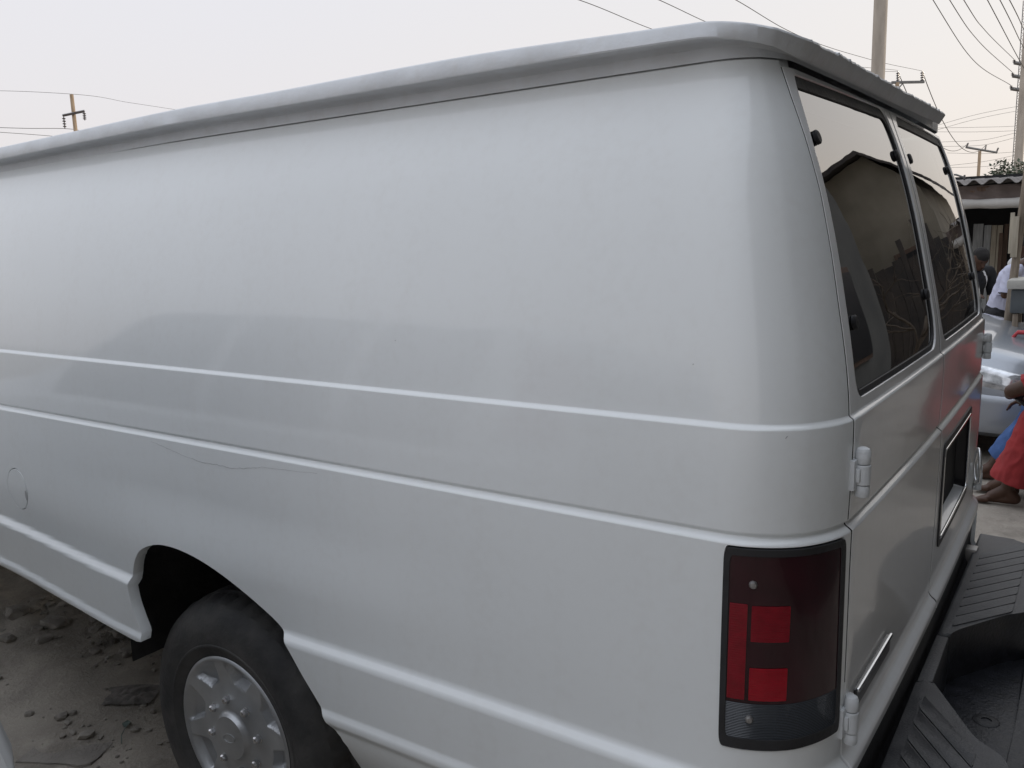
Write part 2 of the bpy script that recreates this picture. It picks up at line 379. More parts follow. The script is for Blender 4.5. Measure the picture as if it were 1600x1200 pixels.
# ---- doors
def door(sgn):
    lo, hi = .727, 1.905
    if sgn > 0:
        inn = [(.0625, hi), (.0625, .775), (.066, .758), (.0625, .742), (.0625, lo)]
        poly = inn + [(gL(z) - .022, z) for z in [lo] + gapz[2:-1] + [hi]]
        win = round_poly([(.100, 1.370), (.978, 1.370), (.966, 1.60), (.986, 1.75), (1.052, 1.896), (.100, 1.903)], [.075, .055, .2, .2, .05, .085], 8)
        glass = round_poly([(.116, 1.381), (.966, 1.381), (.954, 1.60), (.974, 1.748), (1.034, 1.876), (.116, 1.882)], [.065, .045, .2, .2, .04, .075], 8)
    else:
        inn = [(.0470, hi), (.0470, .775), (.0555, .758), (.0470, .742), (.0470, lo)]
        poly = inn + [(-gL(z) + .022, z) for z in [lo] + gapz[2:-1] + [hi]]
        win = round_poly([(-.940, 1.370), (.010, 1.370), (.010, 1.903), (-1.000, 1.896), (-.948, 1.75), (-.928, 1.60)], [.055, .075, .085, .05, .2, .2], 8)
        glass = round_poly([(-.928, 1.381), (-.006, 1.381), (-.006, 1.882), (-.982, 1.876), (-.936, 1.748), (-.916, 1.60)], [.045, .065, .075, .04, .2, .2], 8)
    holes = [win]
    rec = round_poly([(-.035, .868), (-.018, 1.115), (-.625, 1.115), (-.675, .868)], .02, 4)
    if sgn < 0:
        holes.append(rec)
    d = sheet('rear_door', poly, holes, M['paint_rear'], van, flange=.022)
    sl = sheet('window_seal', [(u + (cx - u) * .004, z) for u, z in win for cx in [(.53 if sgn > 0 else -.47)]], [glass], M['rubber'], d, off=-.004, flange=.008)
    gl = sheet('window_glass', [(u + (.528 - u if sgn > 0 else -.472 - u) * -.006, z) for u, z in glass], [], M['vanglass'], d, off=-.007, flange=0, step=.05)
    # round clamp knobs of the pop-out panes
    spots = [(.945, 1.794), (.146, 1.800), (.912, 1.490), (.140, 1.492)] if sgn > 0 else [(-.050, 1.80), (-.885, 1.803), (-.885, 1.487)]
    for (u, z) in spots:
        bm = bmesh.new()
        add_lathe(bm, [(0.0001, .0015), (.010, .001), (.0125, -.001), (.0125, -.006), (0.0001, -.006)], 'X', 20, closed=False)
        n = PN(u, z); c = P(u, z) + n * .0
        rot = Vector((1, 0, 0)).rotation_difference(n).to_matrix()
        for v in bm.verts: v.co = rot @ v.co + c
        bobj('window_latch', bm, M['rubber'], d)
    # hinges
    for z0, z1 in ((1.222, 1.296), (.793, .872)):
        u = sgn * 1.012
        n = PN(u, (z0 + z1) / 2); c = P(u, (z0 + z1) / 2) + n * .011
        zc = (z0 + z1) / 2; h = z1 - z0
        bm = bmesh.new()
        def knuckle(a, b, r):
            add_lathe(bm, [(0.0001, a), (r * .93, a), (r, a + .0015), (r, b - .0015), (r * .93, b), (0.0001, b)], 'Z', 18, (c.x, c.y, 0), closed=False)
        knuckle(z1 - .020, z1 - .001, .0115); knuckle(z0 + .020, z1 - .0215, .0125); knuckle(z0, z0 + .0185, .0115)
        add_lathe(bm, [(.0115, z1 - .001), (.0095, z1 + .004), (.005, z1 + .0065), (.0001, z1 + .007)], 'Z', 18, (c.x, c.y, 0), closed=False)
        t = Vector((n.y, -n.x, 0)) * sgn          # towards the door centre
        rot = Matrix((( -t.x * -1, n.x, 0), (-t.y * -1, n.y, 0), (0, 0, 1)))
        # door leaf and body leaf
        add_box(bm, c + t * .013 - n * .010, (.022, .010, h * .66), rot, .002)
        add_box(bm, c + t * .012 - n * .003, (.010, .008, h * .30), rot, .002)
        add_box(bm, c - t * .018 - n * .010, (.030, .004, h * .22), rot, .001)
        for v in add_box(bm, c - t * .018 - n * .010, (.026, .005, h * .16), rot, .002): v.co.z -= h * .36
        for v in add_box(bm, c - t * .012 - n * .008, (.026, .009, h * .20), rot, .002): v.co.z += h * .37
        bobj('hinge', bm, M['hinge_paint'], d, ang=.5)
    if sgn > 0:
        # long badge with a bright upper edge
        b1 = [(.665, .848), (.930, .812), (.930, .842), (.672, .880)]
        b1 = rect(.640, .940, .827, .862, .006, 3)
        bd = sheet('badge', b1, [], M['badge'], d, off=.006, flange=.006)
        sheet('badge_trim', rect(.639, .941, .857, .864, .002, 2), [], M['chrome'], bd, off=.0095, flange=.004)
    else:
        rc = bmesh.new()
        # plate recess: back wall and four sloping walls
        outp = [P(u, z) for u, z in rec]
        back = [P(u * .93 - .02, .99 + (z - .99) * .86) + Vector((.055, 0, 0)) for u, z in rec]
        a = [rc.verts.new(p) for p in outp]; b = [rc.verts.new(p) for p in back]
        for i in range(len(a)): rc.faces.new((a[i], a[(i + 1) % len(a)], b[(i + 1) % len(a)], b[i]))
        rc.faces.new(b)
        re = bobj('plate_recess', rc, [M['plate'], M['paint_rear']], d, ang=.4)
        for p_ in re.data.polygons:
            if abs(p_.normal.z) > .5 and p_.center.z < .95: p_.material_index = 1  # pale paint on the bottom slope stands in for light it reflects
        ring_o = round_poly([(-.020, .856), (-.004, 1.127), (-.637, 1.127), (-.689, .856)], .028, 4)
        ring_i = round_poly([(-.040, .874), (-.024, 1.109), (-.619, 1.109), (-.669, .874)], .02, 4)
        sheet('recess_trim', ring_o, [ring_i], M['rubber'], d, off=.003, flange=.006)
        ci = round_poly([(-.047, .881), (-.030, 1.103), (-.613, 1.103), (-.661, .881)], .016, 4)
        sheet('recess_trim', ring_i, [ci], M['chrome'], d, off=.0045, flange=.004)
        # bright pull ring low on the door
        bm = bmesh.new(); pts = []
        n = PN(-.80, .90); c = P(-.80, .915) + n * .012
        for k in range(29):
            t = 2 * PI * k / 28
            pts.append(c + Vector((-.006 - .010 * math.cos(t), .030 * math.cos(t), .052 * math.sin(t))))
        add_tube(bm, pts, .0055, 8, cap=False)
        bobj('pull_ring', bm, M['chrome'], d, ang=1.5)
    return d
doorL = door(1)
doorR = door(-1)
# ---- dark rubber strip under the doors and the seal behind the gaps
sheet('rear_sill', rect(-1.03, 1.03, .50, .722, .004, 2), [], M['rubber'], van, off=-.012, flange=.02)
sheet('door_seal', rect(-1.32, 1.32, .60, 1.925, .004, 2), [rect(-.985, .985, 1.364, 1.898, .05)], M['cavity'], van, off=-.030, flange=0)
sheet('seam_backing', rect(1.0, 5.55, 1.875, 1.930, .002, 2), [], M['paint'], van, off=-.007, flange=0)
sheet('gap_rubber', rect(.042, .068, .735, 1.900, .002, 2), [], M['cavity'], van, off=-.0012, flange=0)
for sg in (1, -1):
    gp = [(gL(z) - .036, z) for z in gapz[2:-1] + [1.905]] + [(gL(z) + .018, z) for z in ([*gapz[2:-1], 1.905])[::-1]]
    sheet('gap_rubber', gp if sg > 0 else mirror(gp), [], M['cavity'], van, off=-.0012, flange=0)
sheet('door_seal', rect(1.07, 2.04, .78, 1.20, .004, 2), [], M['cavity'], van, off=-.035, flange=0)
# ---- tail lamps
def lamp(sgn):
    f = (lambda p: p) if sgn > 0 else mirror
    ins = round_poly([(1.150, .843), (1.902, .843), (1.907, 1.151), (1.192, 1.151)], .020, 6)
    bz = sheet('tail_lamp', f(round_poly([(1.110, .825), (1.937, .825), (1.942, 1.162), (1.154, 1.162)], .027, 6)), [f(ins)], M['rubber'], van, off=.003, flange=.012)
    sheet('smoked_lens', f(round_poly([(1.158, .905), (1.903, .905), (1.907, 1.151), (1.192, 1.151)], [.003, .003, .020, .020], 6)), [], M['lens_dark'], bz, off=.001, flange=.004)
    sheet('reverse_lens', f(round_poly([(1.150, .843), (1.902, .843), (1.903, .904), (1.158, .904)], [.020, .020, .003, .003], 6)), [], M['lens_clear'], bz, off=.001, flange=.004)
    for r, mm in ((rect(1.797, 1.897, .911, 1.072, .003, 2), 'lens_red'), (rect(1.557, 1.774, 1.011, 1.070, .003, 2), 'lens_red'), (rect(1.558, 1.774, .911, .966, .003, 2), 'lens_bright')):
        sheet('reflector', f(r), [], M[mm], bz, off=.0025, flange=.0015)
    for u, z in ((1.772, 1.105), (1.765, .878)):
        bm = bmesh.new()
        add_lathe(bm, [(.0001, .004), (.0045, .0035), (.0065, 0), (.0065, -.003), (.0001, -.003)], 'X', 14, closed=False)
        n = PN(u * sgn, z); rot = Vector((1, 0, 0)).rotation_difference(n).to_matrix(); c = P(u * sgn, z) + n * .003
        for v in bm.verts: v.co = rot @ v.co + c
        bobj('screw', bm, M['screw'], bz)
lamp(1); lamp(-1)
# ---- roof: upper panel, overhanging gutter lip and crown in one skin
def build_roof():
    us = []
    u = -5.6
    while u <= 5.601:
        us.append(u); a = abs(u); u += .006 if a < 1.02 else (.02 if a < 2.2 else .08)
    S = [(.000, 1.9400), (.004, 1.9448), (.014, 1.9480), (.036, 1.9486), (.0545, 1.9485), (.0560, 1.9510), (.0505, 1.9805), (.0470, 1.9840), (.030, 1.9870), (.0, 1.9900)]
    Q = [(.000, 1.9260), (.003, 1.9285), (.008, 1.9262), (.015, 1.9200), (.0230, 1.9125), (.0255, 1.9135), (.0400, 1.9360), (.0385, 1.9400), (.026, 1.9440), (.0, 1.9520)]
    rows = []
    for u in us:
        a = abs(u)
        base = P(u, 1.9185); c = P(u, 1.925); n = PN(u, 1.93); nh = Vector((n.x, n.y, 0)).normalized()
        w = 1 - ss(1.0, 2.1, a)
        dz = -.020 * ss(1.5, 2.9, c.x)
        tail = w * (.004 + .010 * ss(.2, -.9, u) * (1 if u < 0 else 0))
        cut = ss(-.86, -.80, u) if u < 0 else 1.0
        if u < -.86: cut = 0 if a < 2.6 else ss(2.6, 3.0, a)
        wob = noise.noise((u * 7, 0, 1)) * .5 + noise.noise((u * 21, 3, 1)) * .25 + noise.noise((u * 60, 8, 1)) * .22 + max(0, noise.noise((u * 40, 1, 5)) - .25) * .9
        jag = (1 - ss(.95, 1.2, a)) * wob * .0052 * (1 + ss(.2, -.8, u)) + noise.noise((u * 2.5, 7, 3)) * .0012
        prof = [base + Vector((0, 0, dz))]
        for i, ((so, sz), (qo, qz)) in enumerate(zip(S, Q)):
            o = so + (qo - so) * w; z = sz + (qz - sz) * w + dz + (tail if i else tail * .3)
            if i >= 5: o += jag * (.25 if i < 6 else .6)
            if i >= 6: z += jag * .8 - .013 * ss(.75, .20, c.x) * (1 - w)
            elif i >= 3: z -= .004 * ss(.6, .20, c.x) * (1 - w)
            o = o * cut + (.003 if i < 7 else 0) * (1 - cut)
            z = z * cut + (1.930 + .0035 * i + dz) * (1 - cut)
            prof.append(Vector((c.x, c.y, z)) + nh * o)
        e = prof[-1]
        for t in (.15, .4, .7, 1.0):
            prof.append(Vector((e.x + t * max(0, .8 - e.x), e.y * (1 - t), e.z + .055 * (1 - (1 - t) ** 2))))
        rows.append(prof)
    co = [p for r in rows for p in r]; m = len(rows[0]); fs = []
    for i in range(len(rows) - 1):
        for k in range(m - 1):
            a = i * m + k; fs.append((a, a + 1, a + m + 1, a + m))
    me = bpy.data.meshes.new('roof'); me.from_pydata(co, [], fs); me.update()
    bm = bmesh.new(); bm.from_mesh(me); bmesh.ops.remove_doubles(bm, verts=bm.verts[:], dist=1e-5); bmesh.ops.recalc_face_normals(bm, faces=bm.faces[:]); bm.to_mesh(me); bm.free()
    auto_smooth(me, .75)
    return link('roof', me, M['putty'], van)
build_roof()
# ---- paint crack under the moulding
crk = [(3.518, 1.157), (3.47, 1.150), (3.425, 1.143), (3.36, 1.133), (3.296, 1.127), (3.25, 1.129), (3.20, 1.128), (3.149, 1.133), (3.11, 1.140), (3.084, 1.145), (2.98, 1.150), (2.872, 1.156)]
bm = bmesh.new(); pts = []
for (a, b), (c_, d_) in zip(crk, crk[1:]):
    for k in range(4):
        t = k / 4; u = a + (c_ - a) * t; z = b + (d_ - b) * t + random.uniform(-.0012, .0012); pts.append(P(u, z) + PN(u, z) * .0003)
add_tube(bm, pts, [(.0003 + .00045 * random.random()) * (.4 + .6 * math.sin(PI * i_ / len(pts))) for i_ in range(len(pts))], 5)
bobj('paint_crack', bm, M['crack'], van)
for u, z, l in ((2.05, 1.44, .002), (1.62, 1.338, .012), (2.68, 1.45, .002)):
    bm = bmesh.new(); p = P(u, z) + PN(u, z) * .0002; q = P(u + l, z - l * .3) + PN(u + l, z - l * .3) * .0002
    add_tube(bm, [p, q], .0006, 5)
    bobj('paint_chip', bm, M['crack'], van)
# ---- wheel housing, underbody, lining
def housing(xc, sgn):
    bm = bmesh.new(); n = 28; r = .50; a0 = []; a1 = []
    for k in range(n + 1):
        t = PI * k / n
        ct, st2 = math.cos(t), math.sin(t)
        p = (xc - .10 + .50 * math.copysign(abs(ct) ** .55, ct), .46 + .48 * abs(st2) ** .55)
        a0.append(bm.verts.new((p[0], sgn * .962, p[1]))); a1.append(bm.verts.new((p[0], sgn * .55, p[1])))
    for k in range(n): bm.faces.new((a0[k], a0[k + 1], a1[k + 1], a1[k]))
    bm.faces.new(a1)
    bobj('wheel_housing', bm, M['housing'], van)
housing(1.545, 1); housing(1.545, -1); housing(5.05, 1); housing(5.05, -1)
bm = bmesh.new(); add_box(bm, (2.6, 0, .56), (4.9, 1.10, .18), None, .02); add_box(bm, (1.545, 0, .37), (.14, 1.3, .14), None, .05); add_box(bm, (2.4, .0, .42), (3.6, .5, .12), None, .03)
bobj('underbody', bm, M['cavity'], van)
bm = bmesh.new(); vs = add_box(bm, (2.2, 0, 1.30), (4.0, 1.50, 1.14)); bm.faces.ensure_lookup_table()
for f in [f for f in bm.faces if f.calc_center_median().x < .3]: bm.faces.remove(f)
bobj('lining', bm, M['inside'], van)
# ---- cab and nose (ahead of the picture)
def build_cab():
    st = [(3.77, 1.990, 1.0), (4.05, 1.985, 1.0), (4.30, 1.93, .995), (4.55, 1.74, .99), (4.85, 1.44, .98), (5.0, 1.29, .97), (5.35, 1.20, .95), (5.62, 1.10, .90), (5.74, .98, .80), (5.76, .80, .74)]
    rings = []
    for X, zt, f in st:
        ring = []
        base = [.60, .70, .80, .95, 1.10, 1.25, 1.40, 1.55, 1.70, 1.85, 1.93]
        zs = [min(z, zt - .055 + .002 * i) for i, z in enumerate(base)]
        half = [(hermite(z, WK) * f + Fz(z) * f, z) for z in zs]
        ye = half[-1][0]
        half += [(ye * .95, zt - .02), (ye * .6, zt - .005), (0, zt)]
        ring = [(X, y, z) for y, z in half] + [(X, -y, z) for y, z in half[-2::-1]]
        rings.append(ring)
    co = [p for r in rings for p in r]; m = len(rings[0]); fs = []
    for i in range(len(rings) - 1):
        for k in range(m - 1):
            a = i * m + k; fs.append((a, a + 1, a + m + 1, a + m))
    fs.append(tuple((len(rings) - 1) * m + k for k in range(m)))
    bm = bmesh.new(); vs = [bm.verts.new(p) for p in co]
    for f in fs: bm.faces.new([vs[i] for i in f])
    bmesh.ops.recalc_face_normals(bm, faces=bm.faces[:])
    gl = bmesh.new()
    for f in list(bm.faces):
        c = f.calc_center_median(); n = f.normal
        ws = 4.3 < c.x < 4.98 and n.z > .3 and n.x > .2 and c.z > 1.28
        sw = 3.77 < c.x < 4.75 and abs(n.y) > .8 and 1.38 < c.z < 1.84
        if ws or sw:
            gl.faces.new([gl.verts.new(v.co + n * .003) for v in f.verts]); bm.faces.remove(f)
    cab = bobj('cab', bm, M['paint'], van, ang=.5)
    bmesh.ops.remove_doubles(gl, verts=gl.verts[:], dist=.002)
    bobj('cab_glass', gl, M['carglass'], cab, ang=.5)
build_cab()
bm = bmesh.new(); prism(bm, round_poly([(5.60, -.95), (5.86, -.85), (5.90, 0), (5.86, .85), (5.60, .95)], .06), .48, .68, .02)
bobj('front_bumper', bm, M['chrome'], van)
# ---- wheels
def wheel(xc, sgn, proto=None):
    if proto is not None:
        w = copy_tree(proto, van)
        w.location = Vector((xc - .03, 0, .360)) - Vector(VL); w.rotation_euler = (0, random.uniform(0, 3), 0 if sgn > 0 else PI)
        return w
    bm = bmesh.new()
    add_lathe(bm, [(.06, .70), (.21, .70), (.222, .72), (.205, .74), (.20, .90), (.226, .935), (.226, .945), (.215, .946), (.19, .915), (.06, .88)], 'Y', 64)
    w = bobj('wheel', bm, M['rubber'], van, ang=.5)
    w.location = Vector((xc - .03, 0, .360)) - Vector(VL); WORLD_LOC[w.name] = None
    bm = bmesh.new()
    prof = [(.222, .945), (.232, .952), (.248, .957), (.250, .9585), (.254, .9585), (.256, .957), (.285, .960), (.305, .958), (.325, .952), (.343, .940), (.357, .925), (.366, .905),
            (.370, .895), (.371, .880), (.362, .878), (.362, .870), (.373, .868), (.374, .845), (.364, .843), (.364, .835), (.375, .833), (.375, .805), (.365, .803), (.365, .795), (.374, .793), (.372, .765), (.368, .745), (.355, .722), (.325, .705), (.29, .70), (.222, .715)]
    rings = add_lathe(bm, prof, 'Y', 120)
    for ri in range(11, 15):                      # shoulder blocks
        for k, v in enumerate(rings[ri]):
            if k % 3 == 0:
                s = .972 if ri < 14 else .985
                v.co.x *= s; v.co.z *= s
    bobj('tyre', bm, M['tyre'], w, loc=(0, 0, 0), ang=.55)
    # cover: dished disc with eight pockets round its edge
    bm = bmesh.new(); nr = 46; na = 256; R0 = .2245; grid = []
    def prof_h(r):
        if r < .060: return .962 - .002 * (r / .06) ** 2
        if r < .066: return .960 - .014 * ss(.060, .066, r)
        h = .946 - .012 * ss(.066, .145, r) + .010 * ss(.15, .205, r)
        if r > .205: h += .006 * ss(.203, .208, r) - .012 * ss(.216, .2245, r)
        return h
    for i in range(nr + 1):
        r = R0 * i / nr; ring = []
        for k in range(na):
            t = 2 * PI * k / na
            ph = (t * 8 / (2 * PI)) % 1.0
            d = abs(ph - .5) * 2 * (2 * PI / 8 / 2) * r          # arc distance from pocket centre
            hw = .024 + .62 * (r - .150) if r > .120 else .0
            mask = ss(hw + .004, hw - .004, d) * ss(.140, .150, r) * ss(.203, .196, r) if hw > 0 else 0
            h = prof_h(r) - .026 * mask * (1 - .35 * ss(.145, .20, r))
            ring.append(bm.verts.new((r * math.cos(t), h, r * math.sin(t))))
            if i == 0: break
        grid.append(ring)
    for k in range(na): bm.faces.new((grid[0][0], grid[1][k], grid[1][(k + 1) % na]))
    for i in range(1, nr):
        for k in range(na): bm.faces.new((grid[i][k], grid[i][(k + 1) % na], grid[i + 1][(k + 1) % na], grid[i + 1][k]))
    cov = bobj('wheel_cover', bm, M['hub'], w, loc=(0, 0, 0), ang=.9)
    bm = bmesh.new(); pts = []
    for k in range(33):
        t = 2 * PI * k / 32; pts.append((.024 * math.cos(t), .9625, .012 * math.sin(t)))
    add_tube(bm, pts, .0011, 6, cap=False)
    bobj('centre_oval', bm, M['hub'], cov, loc=(0, 0, 0))
    for k in range(8):
        t = 2 * PI * (k + .5) / 8 + PI / 8; bm = bmesh.new()
        c = (.098 * math.cos(t), 0, .098 * math.sin(t))
        add_lathe(bm, [(.0001, .956), (.007, .955), (.0105, .951), (.0115, .942), (.0145, .941), (.0145, .932)], 'Y', 6, c, closed=False)
        bobj('lug_nut', bm, M['nut'], cov, loc=(0, 0, 0), ang=.3)
    w.rotation_euler = (0, math.radians(12), 0)
    return w
wh = wheel(1.545, 1)
wheel(1.545, -1, wh); wheel(5.05, 1, wh); wheel(5.05, -1, wh)
# ---- step bumper: two ribbed pads either side of a sunken step
def bumper():
    zt = .632
    inner = -.020
    outl = [(inner, .93), (inner, .235), (-.048, .222), (-.160, .425), (-.215, .46), (-.235, .56), (-.225, .80), (-.16, .93)]
    outr = [(inner, -.88), (-.150, -.86), (-.20, -.74), (-.235, -.50), (-.225, -.32), (-.185, -.265), (-.155, -.235), (-.060, -.075), (-.046, -.03), (inner, -.03)]
    bm = bmesh.new()
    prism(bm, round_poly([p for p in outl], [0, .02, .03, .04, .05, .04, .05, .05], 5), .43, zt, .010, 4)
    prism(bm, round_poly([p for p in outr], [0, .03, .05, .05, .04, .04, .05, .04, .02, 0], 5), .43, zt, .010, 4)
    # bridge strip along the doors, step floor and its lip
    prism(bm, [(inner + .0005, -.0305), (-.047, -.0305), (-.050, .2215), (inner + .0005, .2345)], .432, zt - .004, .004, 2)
    b = bobj('rear_bumper', bm, [M['plastic'], M['bumper_shade']], van, ang=.7)
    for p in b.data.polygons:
        if p.normal.z < .35: p.material_index = 1  # walls and sides get the colour with shade painted in
    bm = bmesh.new()
    prism(bm, round_poly([(-.046, .30), (-.046, -.16), (-.20, -.34), (-.236, -.34), (-.245, .10), (-.236, .52), (-.20, .52)], .02, 3), .415, .498, .006, 2)
    prism(bm, round_poly([(-.200, -.33), (-.232, -.33), (-.243, .10), (-.234, .50), (-.200, .50), (-.209, .10)], .006, 2), .49, .511, .005, 3)
    bobj('step_floor', bm, M['bumper_shade'], b, ang=.7)
    # sunken bolt hole
    bm = bmesh.new()
    add_lathe(bm, [(.0001, .486), (.0095, .487), (.0115, .5005), (.026, .5005), (.029, .4985)], 'Z', 28, (-.150, .095, 0), closed=False)
    bobj('bolt_seat', bm, M['rubber'], b)
    # raised ribs
    def ribs(sg, y_first, n, tail):
        bm = bmesh.new()
        for k in range(n):
            y0 = y_first - sg * 0.0 + (k * .066 if sg > 0 else -k * .066)
            L = .125
            x0 = -.046; x1 = -.046 - L * .62; dy = .17
            x1 = -.166
            d = Vector((x1 - x0, dy * sg)); 
            w = .0255
            nrm = Vector((-d.y, d.x)).normalized() * w
            # clip the strip to the pad
            pts = [(x0, y0 - nrm.y * 0 - .030), (x0, y0 + .030), (x1, y0 + dy * sg + .030), (x1, y0 + dy * sg - .030)]
            prism(bm, round_poly(pts, .010, 4), zt - .002, zt + .0035, .002, 2)
        bobj('step_pad', bm, M['plastic'], b, ang=.7)
    ribs(1, .335, 5, 0)
    ribs(-1, -.115, 9, 0)
    # bracket in the gap
    bm = bmesh.new(); add_box(bm, (-.01, -.70, .60), (.05, .05, .08), None, .006); bobj('bracket', bm, M['screw'], b)
bumper()
# ================================================================== SETTING
def ground_mat():
    m = bpy.data.materials.new('trodden_earth'); m.use_nodes = True
    nt = m.node_tree; b = nt.nodes['Principled BSDF']; b.inputs['Roughness'].default_value = .95; b.inputs['Specular IOR Level'].default_value = .2
    tc = nt.nodes.new('ShaderNodeTexCoord')
    def N(scale, det, rough=.6):
        n = nt.nodes.new('ShaderNodeTexNoise'); n.inputs['Scale'].default_value = scale; n.inputs['Detail'].default_value = det; n.inputs['Roughness'].default_value = rough
        nt.links.new(tc.outputs['Object'], n.inputs['Vector']); return n
    def ramp(src, p0, p1, c0, c1):
        r = nt.nodes.new('ShaderNodeValToRGB'); r.color_ramp.elements[0].position = p0; r.color_ramp.elements[1].position = p1
        r.color_ramp.elements[0].color = (*c0, 1); r.color_ramp.elements[1].color = (*c1, 1); nt.links.new(src, r.inputs['Fac']); return r
    def mix(a, bb, fac):
        x = nt.nodes.new('ShaderNodeMix'); x.data_type = 'RGBA'
        nt.links.new(a, x.inputs[6]); nt.links.new(bb, x.inputs[7]); nt.links.new(fac, x.inputs[0]); return x.outputs[2]
    big = N(.9, 6); r1 = ramp(big.outputs['Fac'], .35, .65, (.36, .322, .272), (.54, .49, .42))
    mid = N(5, 8, .65); r2 = ramp(mid.outputs['Fac'], .42, .62, (.20, .18, .153), (.51, .455, .39))
    f1 = ramp(N(1.7, 4).outputs['Fac'], .40, .62, (.15, .15, .15), (.7, .7, .7))
    c1 = mix(r1.outputs['Color'], r2.outputs['Color'], f1.outputs['Color'])
    fine = N(70, 5, .7); r3 = ramp(fine.outputs['Fac'], .50, .72, (.15, .135, .118), (.58, .525, .45))
    f3 = nt.nodes.new('ShaderNodeMath'); f3.operation = 'MULTIPLY'; f3.inputs[1].default_value = .42; nt.links.new(fine.outputs['Fac'], f3.inputs[0])
    c2 = mix(c1, r3.outputs['Color'], f3.outputs[0])
    nt.links.new(c2, b.inputs['Base Color'])
    h = nt.nodes.new('ShaderNodeMath'); h.operation = 'ADD'; nt.links.new(mid.outputs['Fac'], h.inputs[0])
    h2 = nt.nodes.new('ShaderNodeMath'); h2.operation = 'MULTIPLY'; h2.inputs[1].default_value = .35; nt.links.new(fine.outputs['Fac'], h2.inputs[0]); nt.links.new(h2.outputs[0], h.inputs[1])
    bp = nt.nodes.new('ShaderNodeBump'); bp.inputs['Strength'].default_value = .8; bp.inputs['Distance'].default_value = .025
    nt.links.new(h.outputs[0], bp.inputs['Height']); nt.links.new(bp.outputs['Normal'], b.inputs['Normal'])
    return m
def gz(x, y):
    d = math.hypot(x - 1.5, y + 1)
    k = 1.0 if d < 14 else max(0, 1 - (d - 14) / 10)
    z = noise.noise((x * .55, y * .55, 0)) * .03 + noise.noise((x * 2.1, y * 2.1, 4)) * .014 + noise.noise((x * 6.5, y * 6.5, 9)) * .007 * k
    z -= .25 * ss(-5.2, -8.2, y)
    rub = ss(2.2, 3.0, x) * ss(.9, .5, y) * ss(-1.0, -.2, y)           # rubble heap in the gap below the sill
    z += rub * (.03 + .05 * abs(noise.noise((x * 5, y * 5, 2))))
    for wx, wy in ((1.545, .84), (1.545, -.84), (5.05, .84), (5.05, -.84)):
        z *= 1 - math.exp(-((x - wx) ** 2 + (y - wy) ** 2) / .10)
    return z * (1 if d < 24 else 0) - .004
def axis(pts):
    out = []
    for a, b, st in pts:
        n = max(1, round((b - a) / st)); out += [a + (b - a) * i / n for i in range(n)]
    out.append(pts[-1][1]); return out
gx = axis([(-250, -30, 40), (-30, -6, 2), (-6, -1, .25), (-1, .8, .06), (.8, 3.8, .03), (3.8, 7, .2), (7, 30, 2), (30, 300, 40)])
gy = axis([(-300, -30, 40), (-30, -8, 1.5), (-8, -2.5, .08), (-2.5, .1, .1), (.1, 1.9, .03), (1.9, 4, .15), (4, 30, 2), (30, 250, 40)])
co = [(x, y, gz(x, y)) for y in gy for x in gx]; nx = len(gx)
fs = [(j * nx + i, j * nx + i + 1, (j + 1) * nx + i + 1, (j + 1) * nx + i) for j in range(len(gy) - 1) for i in range(nx - 1)]
me = bpy.data.meshes.new('ground'); me.from_pydata(co, [], fs); me.update()
M['ground'] = ground_mat()
tag(link('ground', me, M['ground'], smooth=True), kind='structure')
# ---- stones and litter
M['stone'] = mat('stone_grey', (.22, .20, .175), .9, base2=(.38, .35, .305), vscale=14, bump=.6, bscale=60)
M['brick'] = mat('broken_block', (.21, .19, .17), .95, base2=(.31, .285, .25), vscale=10, bump=.7, bscale=80)
def rock(bm, c, s, seed, sub=2, rz=0, ang=0.35):
    r = bmesh.ops.create_icosphere(bm, subdivisions=sub, radius=1.0)
    for v in r['verts']:
        n = noise.noise(v.co * 1.3 + Vector((seed * 3.1, seed, 0))) * .35 + noise.noise(v.co * 3 + Vector((seed, 0, seed))) * .14
        p = v.co * (1 + n); p.x = max(-.8, min(.8, p.x)); p.y = max(-.78, min(.82, p.y)); p.z = max(-.7, min(.75, p.z))
        p = Vector((p.x * s[0], p.y * s[1], p.z * s[2])); p.rotate(Matrix.Rotation(rz, 3, 'Z')); v.co = p + Vector(c)
bm = bmesh.new()
rnd = random.Random(3)
for i in range(4600):
    if i < 3600: x = rnd.uniform(1.6, 3.7); y = rnd.uniform(.05, 1.6)
    else: x = rnd.uniform(-.8, .9); y = rnd.uniform(-7.0, -1.2)
    k = noise.noise((x * 2.2, y * 2.2, 30))
    if rnd.random() > .45 + k * 1.1: continue
    if i < 3600 and y > .85 and rnd.random() < .72: continue
    s = rnd.uniform(.002, .007) * (2.2 if rnd.random() < .07 else 1)
    if x > 2.2 and y < .95 and i < 3600: s *= rnd.choice((1, 1, 1.3, 1.6, 2.2, 3.2)) * rnd.uniform(.8, 1.4)
    rock(bm, (x, y, gz(x, y) + s * .3), (s * rnd.uniform(.8, 1.6), s, s * rnd.uniform(.5, .9)), rnd.random() * 50, 1, rnd.uniform(0, 3))
me = bpy.data.meshes.new('gravel'); bm.to_mesh(me); bm.free()
tag(link('gravel', me, M['stone'], smooth=False), kind='stuff')
def gpix(px, py): 
    d = ray(px, py); t = (0 - CAM.z) / d.z; p = CAM + d * t
    return p.x, p.y
